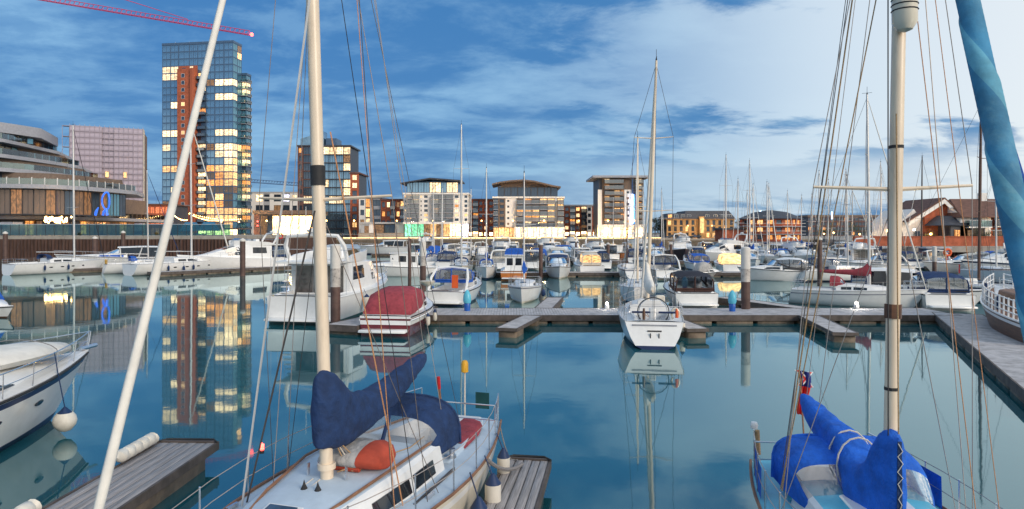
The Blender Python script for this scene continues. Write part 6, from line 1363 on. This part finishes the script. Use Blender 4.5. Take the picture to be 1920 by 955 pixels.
DESC = {'hard': 'hardtop motor boat', 'tentn': 'navy-canopied motor boat', 'tentb': 'blue-canopied motor boat', 'arch': 'cream-canopied sports boat', 'fly': 'white flybridge cruiser', 'cab': 'white wheelhouse boat', 'cov': 'blue-covered low boat', 'sn': 'navy-hooded white yacht', 'sb': 'blue-hooded white yacht', 'sw': 'plain white yacht'}
LAND = [(758, 'the low flats'), (878, 'the white block'), (926, 'the brick flats'), (1057, 'the curved-roof block'), (1121, 'the small flats'), (1215, 'the blue-light block'), (1380, 'the yellow warehouse'), (1530, 'the many-sided pub'), (1690, 'the far building'), (1830, 'the gable house'), (3000, 'the white house')]
ORD = 'first second third fourth fifth sixth seventh eighth ninth tenth eleventh twelfth thirteenth fourteenth fifteenth sixteenth seventeenth eighteenth nineteenth twentieth'.split()
rr = random.Random(21)
def far(k, px, py, hd, label, scale=1.0, mast=None):
    root, first = proto(k); o = root if first else dup(root)
    p = on(px, py); o.location = p; o.rotation_euler = (0, 0, R(hd)); o.scale = (scale,) * 3
    o['label'] = label; o['group'] = 'far moored boats'
    return o
rowsF = [('the first far row', 503, 90, [(812, 'sb', 1), (845, 'tentn', 1), (940, 'arch', 1), (1000, 'hard', 1), (1130, 'cab', .95), (1205, 'sn', .95), (1300, 'tentb', .9), (1405, 'hard', 1), (1555, 'sw', .95), (1600, 'fly', .9), (1680, 'tentn', 1), (1735, 'arch', 1), (1850, 'tentb', 1), (1905, 'hard', 1)]),
         ('the second far row', 494, 270, [(795, 'tentb', 1), (830, 'sn', 1), (868, 'hard', 1), (905, 'cab', 1), (938, 'fly', .9), (975, 'tentn', 1), (1010, 'cov', 1), (1046, 'arch', 1), (1085, 'hard', 1), (1120, 'fly', .9), (1190, 'tentn', 1), (1230, 'hard', 1), (1305, 'cab', 1), (1410, 'sb', 1.05), (1436, 'sw', 1), (1470, 'tentb', 1), (1500, 'fly', .9), (1538, 'sw', 1.15), (1575, 'hard', 1), (1620, 'sb', 1), (1655, 'sw', 1.1), (1695, 'cab', 1)]),
         ('the third far row', 486, 92, [(782, 'hard', 1.1), (815, 'cov', 1.1), (850, 'arch', 1.1), (884, 'sw', 1.0), (920, 'tentn', 1.1), (955, 'hard', 1.1), (990, 'cab', 1.1), (1028, 'fly', 1), (1062, 'tentb', 1.1), (1100, 'arch', 1.1), (1140, 'hard', 1.1), (1205, 'fly', 1), (1240, 'sb', 1.1), (1330, 'tentn', 1.1), (1385, 'sw', 1.15), (1420, 'arch', 1.1), (1455, 'hard', 1.1), (1520, 'sn', 1), (1560, 'arch', 1.1), (1600, 'sb', 1.1)]),
         ('the farthest row', 478, 270, [(800, 'fly', 1), (835, 'tentn', 1.1), (870, 'hard', 1.1), (900, 'arch', 1.1), (930, 'cab', 1.1), (962, 'hard', 1.1), (1005, 'tentn', 1.1), (1040, 'hard', 1.1), (1075, 'fly', 1), (1110, 'cov', 1.1), (1150, 'sw', 1), (1185, 'hard', 1.1), (1220, 'tentn', 1.1), (1285, 'fly', 1.0), (1320, 'hard', 1.1), (1400, 'sw', 1.1), (1440, 'sn', 1.1), (1475, 'sw', 1.1), (1505, 'sb', 1.1), (1590, 'hard', 1.1)])]
for desc, py, hd, items in rowsF:
    for i, (px, k, s) in enumerate(items):
        lm_ = next(n for lim, n in LAND if px < lim)
        far(k, px, py + rr.uniform(-1.2, 1.2), hd + rr.uniform(-9, 9) + (180 if rr.random() < .35 else 0), f'{DESC[k]} below {lm_}, {ORD[i]} from left in {desc}' if i < 20 else f'{DESC[k]}, {["last but one", "last"][i - 20]} at the right of {desc}', s)

# ================================================================ lamps
def point(parent, loc, col, e, r=.15):
    l = bpy.data.lights.new('lamp_light', 'POINT'); l.energy = e; l.color = col; l.shadow_soft_size = r; o = bpy.data.objects.new('lamp_light', l); COL.objects.link(o); o.parent = parent; o.location = loc; return o
def pedestal(label, p, h=1.0, m='lamp_white', e=40, col=(1, .93, .82), size=.10):
    o = thing('pontoon_lamp', label, 'lamp', p, 0, 'pontoon lamps')
    MB().bbox(-.12, .12, -.12, .12, 0, h, .02).build('post', 'gelcoat', o); MB().lathe([(size * .5, h), (size, h + size * .5), (size, h + size * 1.6), (size * .3, h + size * 2.2)], 10).build('lamp_head', m, o)
    point(o, (0, 0, h + size * 1.2), col, e, size * 1.3)
pedestal('white lamp on the main pontoon beside the stern-on yacht', (XA(1138, 39.6), 39.6, .46), .25, e=45, size=.07)
pedestal('white lamp on the main pontoon before the hardtop boat with navy windows', (XA(1606, 39.6), 39.6, .46), .25, e=80, size=.09)
W_ = (1, .62, .26)
for px, py, lab in ((640, 494, 'amber lamp behind the flybridge cruiser'), (452, 507, 'white lamp beside the dark pile on the left'), (996, 492, 'amber lamp right of the orange-hulled boat'), (1178, 490, 'amber lamp left of the tall mast'), (1150, 484, 'amber lamp by the small orange boat'), (1320, 489, 'amber lamp left of the amber-lit tent boat'), (1474, 492, 'amber lamp below the many-sided pub'), (1552, 487, 'amber lamp left of the right-hand yacht masts'), (1752, 516, 'amber lamp at the pile before the right quay'), (868, 489, 'amber lamp below the white apartment block'), (1060, 486, 'amber lamp below the curved-roof block'), (1845, 502, 'amber lamp behind the blue furled sail')):
    p = on(px, py); pedestal(lab, (p.x, p.y, .3), .9, 'lamp_warm' if 'amber' in lab else 'lamp_white', 130, W_ if 'amber' in lab else (1, .9, .75), .16)
def street(label, p, h=4.5, e=350, col=(1, .58, .22), m='lamp_warm', size=.22):
    o = thing('street_lamp', label, 'street lamp', p, 0, 'street lamps'); MB().tube([(0, 0, 0), (0, 0, h)], [.09, .05], 8).build('post', 'frame_dark', o); MB().lathe([(size * .4, h), (size, h + size * .6), (size, h + size * 1.4), (size * .2, h + size * 2)], 10).build('lamp_head', m, o); point(o, (0, 0, h + size), col, e * 4.5, size * 1.1)
for px, D, z, lab, e in ((500, 182, 3.45, 'before the glowing restaurant', 500), (545, 182, 3.45, 'at the right end of the glowing restaurant', 500), (612, 181, 3.45, 'behind the near mast', 350), (664, 181, 3.45, 'left of the podium shops', 300), (744, 181, 3.45, 'right of the podium shops', 300), (812, 181, 3.45, 'before the green shopfront', 250), (903, 181, 3.45, 'before the tall red brick flats', 600), (962, 181, 3.45, 'before the white end of the curved-roof block', 650), (1020, 181, 3.45, 'before the curved-roof block', 650), (1085, 181, 3.45, 'before the small brick flats', 700), (1140, 180, 3.45, 'left front of the blue-light block', 600), (1190, 180, 3.45, 'right front of the blue-light block', 600), (1335, 244, 2.75, 'before the yellow warehouse', 1200), (1290, 246, 2.75, 'left of the warehouse arch', 500), (415, 200, 3.45, 'at the foot of the tall tower', 1500), (448, 200, 3.45, 'right of the tower foot', 1500)):
    street('street lamp ' + lab, (XA(px, D), D, z), 4.5, e)
for px, py, D, lab in ((1664, 435, 98.8, 'star-bright terrace lamp left of the right-hand mast'), (1632, 446, 110, 'terrace lamp among the right bank trees'), (1612, 441, 122, 'terrace lamp left of the bright star lamp'), (1545, 440, 150, 'terrace lamp left of the far trees'), (1563, 438, 140, 'terrace lamp below the long far building'), (1714, 433, 98.9, 'white lantern in front of the white gable'), (1745, 441, 99, 'garden lamp before the brick gable'), (1900, 425, 99, 'warm lamp at the right edge house')):
    z = ZA(py, D); street(lab, (XA(px, D), D, 3.0), z - 3.0, 160, W_, 'lamp_warm' if 'lantern' not in lab else 'lamp_white', .16)
# festoon lights by the tower
o = thing('festoon_lights', 'string of warm festoon lights at the foot of the tower', 'string lights')
for i, (a, c) in enumerate(((P(320, 396, 190), P(352, 412, 185)), (P(352, 398, 190), P(455, 410, 186)), (P(352, 399, 188), P(420, 412, 184)))):
    pts = catenary(a, c, .9, 26); MB().tube(pts, .03, 4).build('cable', 'wire_dark', o)
    mb = MB()
    for q in pts[1:-1]: mb.lathe([(.02, -.25), (.13, -.15), (.13, -.05), (.02, .02)], 6, q)
    mb.build('bulbs', 'bulb', o)[ 'kind'] = 'stuff'
for i, px in enumerate((358, 392)):
    o = thing('market_tent', ['left of two small blue tents on the left quay', 'right of two small blue tents on the left quay'][i], 'tent', P(px, 430, 128), 0, 'small blue tents'); o.location.z = 4.4
    MB().loft([[Vector((x * s_, y * s_, z)) for x, y in ((-1, -1), (1, -1), (1, 1), (-1, 1))] for s_, z in ((1.55, .9), (1.5, 1.0), (.75, 2.5), (.7, 2.55))], True, (1, 1)).build('roof', 'tent_blue', o)
    for x in (-1.4, 1.4): MB().tube([(x, -1.4, 0), (x, -1.4, .95)], .05, 5).build('leg', 'steel', o)
for i, py in enumerate((418, 430)):
    pass
o = thing('traffic_light', 'traffic light post showing two red lamps left of the restaurant', 'traffic light', (XA(484, 190), 190, 3.45)); MB().tube([(0, 0, 0), (0, 0, 5.0)], .08, 6).build('post', 'frame_dark', o); MB().bbox(-.3, .3, -.25, 0, 3.0, 5.2, .05).build('housing', 'frame_dark', o)
for z in (3.5, 4.7): MB().lathe([(.02, -.25), (.22, -.15), (.25, 0), (.02, .2)], 10, (0, -.4, z)).build('red_lamp', 'lamp_red', o)
# bollards, parked cars on the quays
def car(label, p, rz, m):
    o = thing('parked_car', label, 'car', p, rz, 'parked cars'); L = 4.3
    prof = [(-2.15, .35), (-2.15, .85), (-1.9, 1.0), (-1.5, 1.42), (.3, 1.45), (1.0, 1.0), (2.0, .85), (2.15, .6), (2.15, .35)]
    MB().loft([[Vector((x, y * (1 if z < 1.05 else .82), z)) for x, z in prof] for y in (-.86, -.8, .8, .86)], True, (1, 1)).build('body', m, o)
    for sg in (1, -1): MB().loft([[Vector((x, sg * .80 + sg * dy, z)) for x, z in ((-1.55, 1.02), (.75, 1.02), (.22, 1.38), (-1.35, 1.36))] for dy in (-.08, .01)], True, (1, 1)).build('side_window', 'port_glass', o)
    for x in (-1.35, 1.35):
        for sg in (1, -1): MB().loft([[Vector((x + .32 * math.cos(a), sg * (.72 + d), .32 + .32 * math.sin(a))) for a in [k * math.pi / 6 for k in range(12)]] for d in (0, .17)], True, (1, 1)).build('wheel', 'rubber', o)
for i, (px, D, m, lab) in enumerate(((1283, 243, 'car_pale', 'pale car parked left of the warehouse arch'), (1303, 242, 'car_dark', 'dark car parked before the warehouse arch'), (1262, 244, 'car_dark', 'dark car at the left end of the warehouse'), (1350, 243, 'car_pale', 'pale car parked at the right of the warehouse'), (632, 192, 'car_dark', 'dark car parked beside the near mast below the glass block'))):
    car(lab, (XA(px, D), D, 2.76 if px > 1200 else 3.46), R(rr.choice((0, 180))), m)

# pedestals with water supply: blue-topped boxes on the pontoons
for px, py, lab in ((876, 583, 'blue plastic sack and bin on the left end of the main pontoon'), (1373, 584, 'blue service post under a clear cover on the main pontoon')):
    p = on(px, py, .46); o = thing('service_post', lab, 'service post', p); MB().lathe([(.17, 0), (.19, .4), (.17, .45)], 12).build('base', 'hull_blue', o); MB().lathe([(.2, .45), (.24, .6), (.22, .9), (.1, 1.15), (.02, 1.22)], 12).build('cover', 'turquoise', o)

# ================================================================ trees
def tree(label, p, h, w_, n=900, m='leaf', name='tree'):
    o = thing(name, label, 'tree' if name == 'tree' else 'shrub', p); rn = random.Random(int(p[0] * 10 + p[1]))
    t = MB(); t.tube([(0, 0, 0), (.05 * h, 0, h * .3), (.02 * h, .02 * h, h * .6)], [.035 * h, .025 * h, .012 * h], 7)
    cl = []
    for i in range(9):
        a = rn.uniform(0, 6.28); q = rn.uniform(.15, .42) * w_; c = Vector((q * math.cos(a), q * math.sin(a), h * rn.uniform(.35, .88))); cl.append((c, rn.uniform(.16, .3) * w_)); t.tube([(.03 * h, 0, h * .3), c * .6 + Vector((0, 0, .2 * h)), c], [.012 * h, .009 * h, .004 * h], 5)
    t.build('trunk', 'bark', o); mb = MB()
    for i in range(n):
        c, r_ = rn.choice(cl); v = Vector((rn.gauss(0, 1), rn.gauss(0, 1), rn.gauss(0, .8))); v = v.normalized() * r_ * rn.uniform(.3, 1.12); q = c + v; s_ = h * rn.uniform(.018, .035)
        a = Vector((rn.uniform(-1, 1), rn.uniform(-1, 1), rn.uniform(-1, 1))).normalized(); b2 = a.cross(Vector((rn.uniform(-1, 1), rn.uniform(-1, 1), .3))).normalized(); mb.add([q - a * s_, q + b2 * s_ * .6, q + a * s_, q - b2 * s_ * .6], [(0, 1, 2, 3)])
    mb.build('crown', m, o)
for px, yb, yt, D, w_, z, lab in ((1238, 450, 405, 262, 7, 2.75, 'tree left of the yellow warehouse'), (1390, 450, 410, 245, 6, 2.75, 'dense tree right of the yellow warehouse'), (1404, 450, 416, 250, 5, 2.75, 'smaller tree between warehouse and pub'), (1545, 450, 420, 260, 9, 2.75, 'tree below the long far building, left of two'), (1585, 450, 418, 255, 10, 2.75, 'broad tree below the long far building, right of two'), (1625, 450, 424, 235, 8, 2.9, 'tree left of the terrace lamps'), (1655, 452, 428, 120, 5, 3.0, 'dim tree lit by the terrace lamps'), (1676, 452, 402, 118, 4.5, 3.0, 'tall dark tree left of the right-hand mast'), (1845, 452, 427, 99.5, 2.5, 3.0, 'palm-like shrub before the white gable house')):
    hh = max(2.5, ZA(yt, D) - z); tree(lab, (XA(px, D), D, z), hh, max(w_, hh * .7), 1300 if hh > 6 else 700, 'leaf' if px % 2 else 'leaf_dark')
for px, D, h, lab in ((1755, 99.2, 2.4, 'bushy shrub before the brick gable porch'), (1726, 99.4, 1.8, 'low shrub under the white lantern'), (1815, 99.4, 1.7, 'low shrub left of the white gable house'), (1880, 99.2, 2.0, 'shrub behind the brown mast'), (1905, 99.4, 1.8, 'shrub at the right edge above the brick wall'), (1312, 246, 2.2, 'bush before the warehouse arch')):
    tree(lab, (XA(px, D), D, 3.0 if px > 1600 else 2.75), h, h * 1.2, 500, 'leaf', 'shrub')
# boat shed kiosk in front of the right quay and orange lifebuoy board
o = thing('kiosk', 'small blue-grey harbour kiosk with two lit windows before the right quay', 'kiosk', (XA(1750, 93), 93, .46)); MB().bbox(-1.5, 1.5, -1, 1, 0, 2.3, .05).build('wall', 'clad_blue', o); MB().bbox(-1.8, 1.8, -1.3, 1.3, 2.3, 2.5, .05).build('roof', 'slab_grey', o)
for x in (-.8, .6): inst('window', unit('lit_warm', 'frame_white', 0), o, (x, -1.03, 1.4), (.7, .2, .8))
pontoon('quay_landing', 'landing stage at the foot of the right quay carrying the kiosk', (XA(1690, 93), 93), (XA(1830, 93), 93), 3.0, board=.4, fl=4)
o = thing('lifebuoy_station', 'round orange lifebuoy on a post before the right quay', 'lifebuoy', (XA(1776, 88), 88, .46)); MB().tube([(0, 0, 0), (0, 0, 1.6)], .06, 6).build('post', 'red_plastic', o); MB().tube([Vector((.42 * math.cos(a), -.08, 1.9 + .42 * math.sin(a))) for a in [k * math.pi / 8 for k in range(17)]], .16, 8).lathe([(.02, -.03), (.3, -.02), (.3, .02), (.02, .03)], 10, (0, -.05, 1.9)).build('lifebuoy', 'orange_plastic', o)
pontoon('outer_pontoon', 'short pontoon carrying the orange lifebuoy on the right', (XA(1740, 88), 88), (XA(1810, 88), 88), 1.6, board=.4)
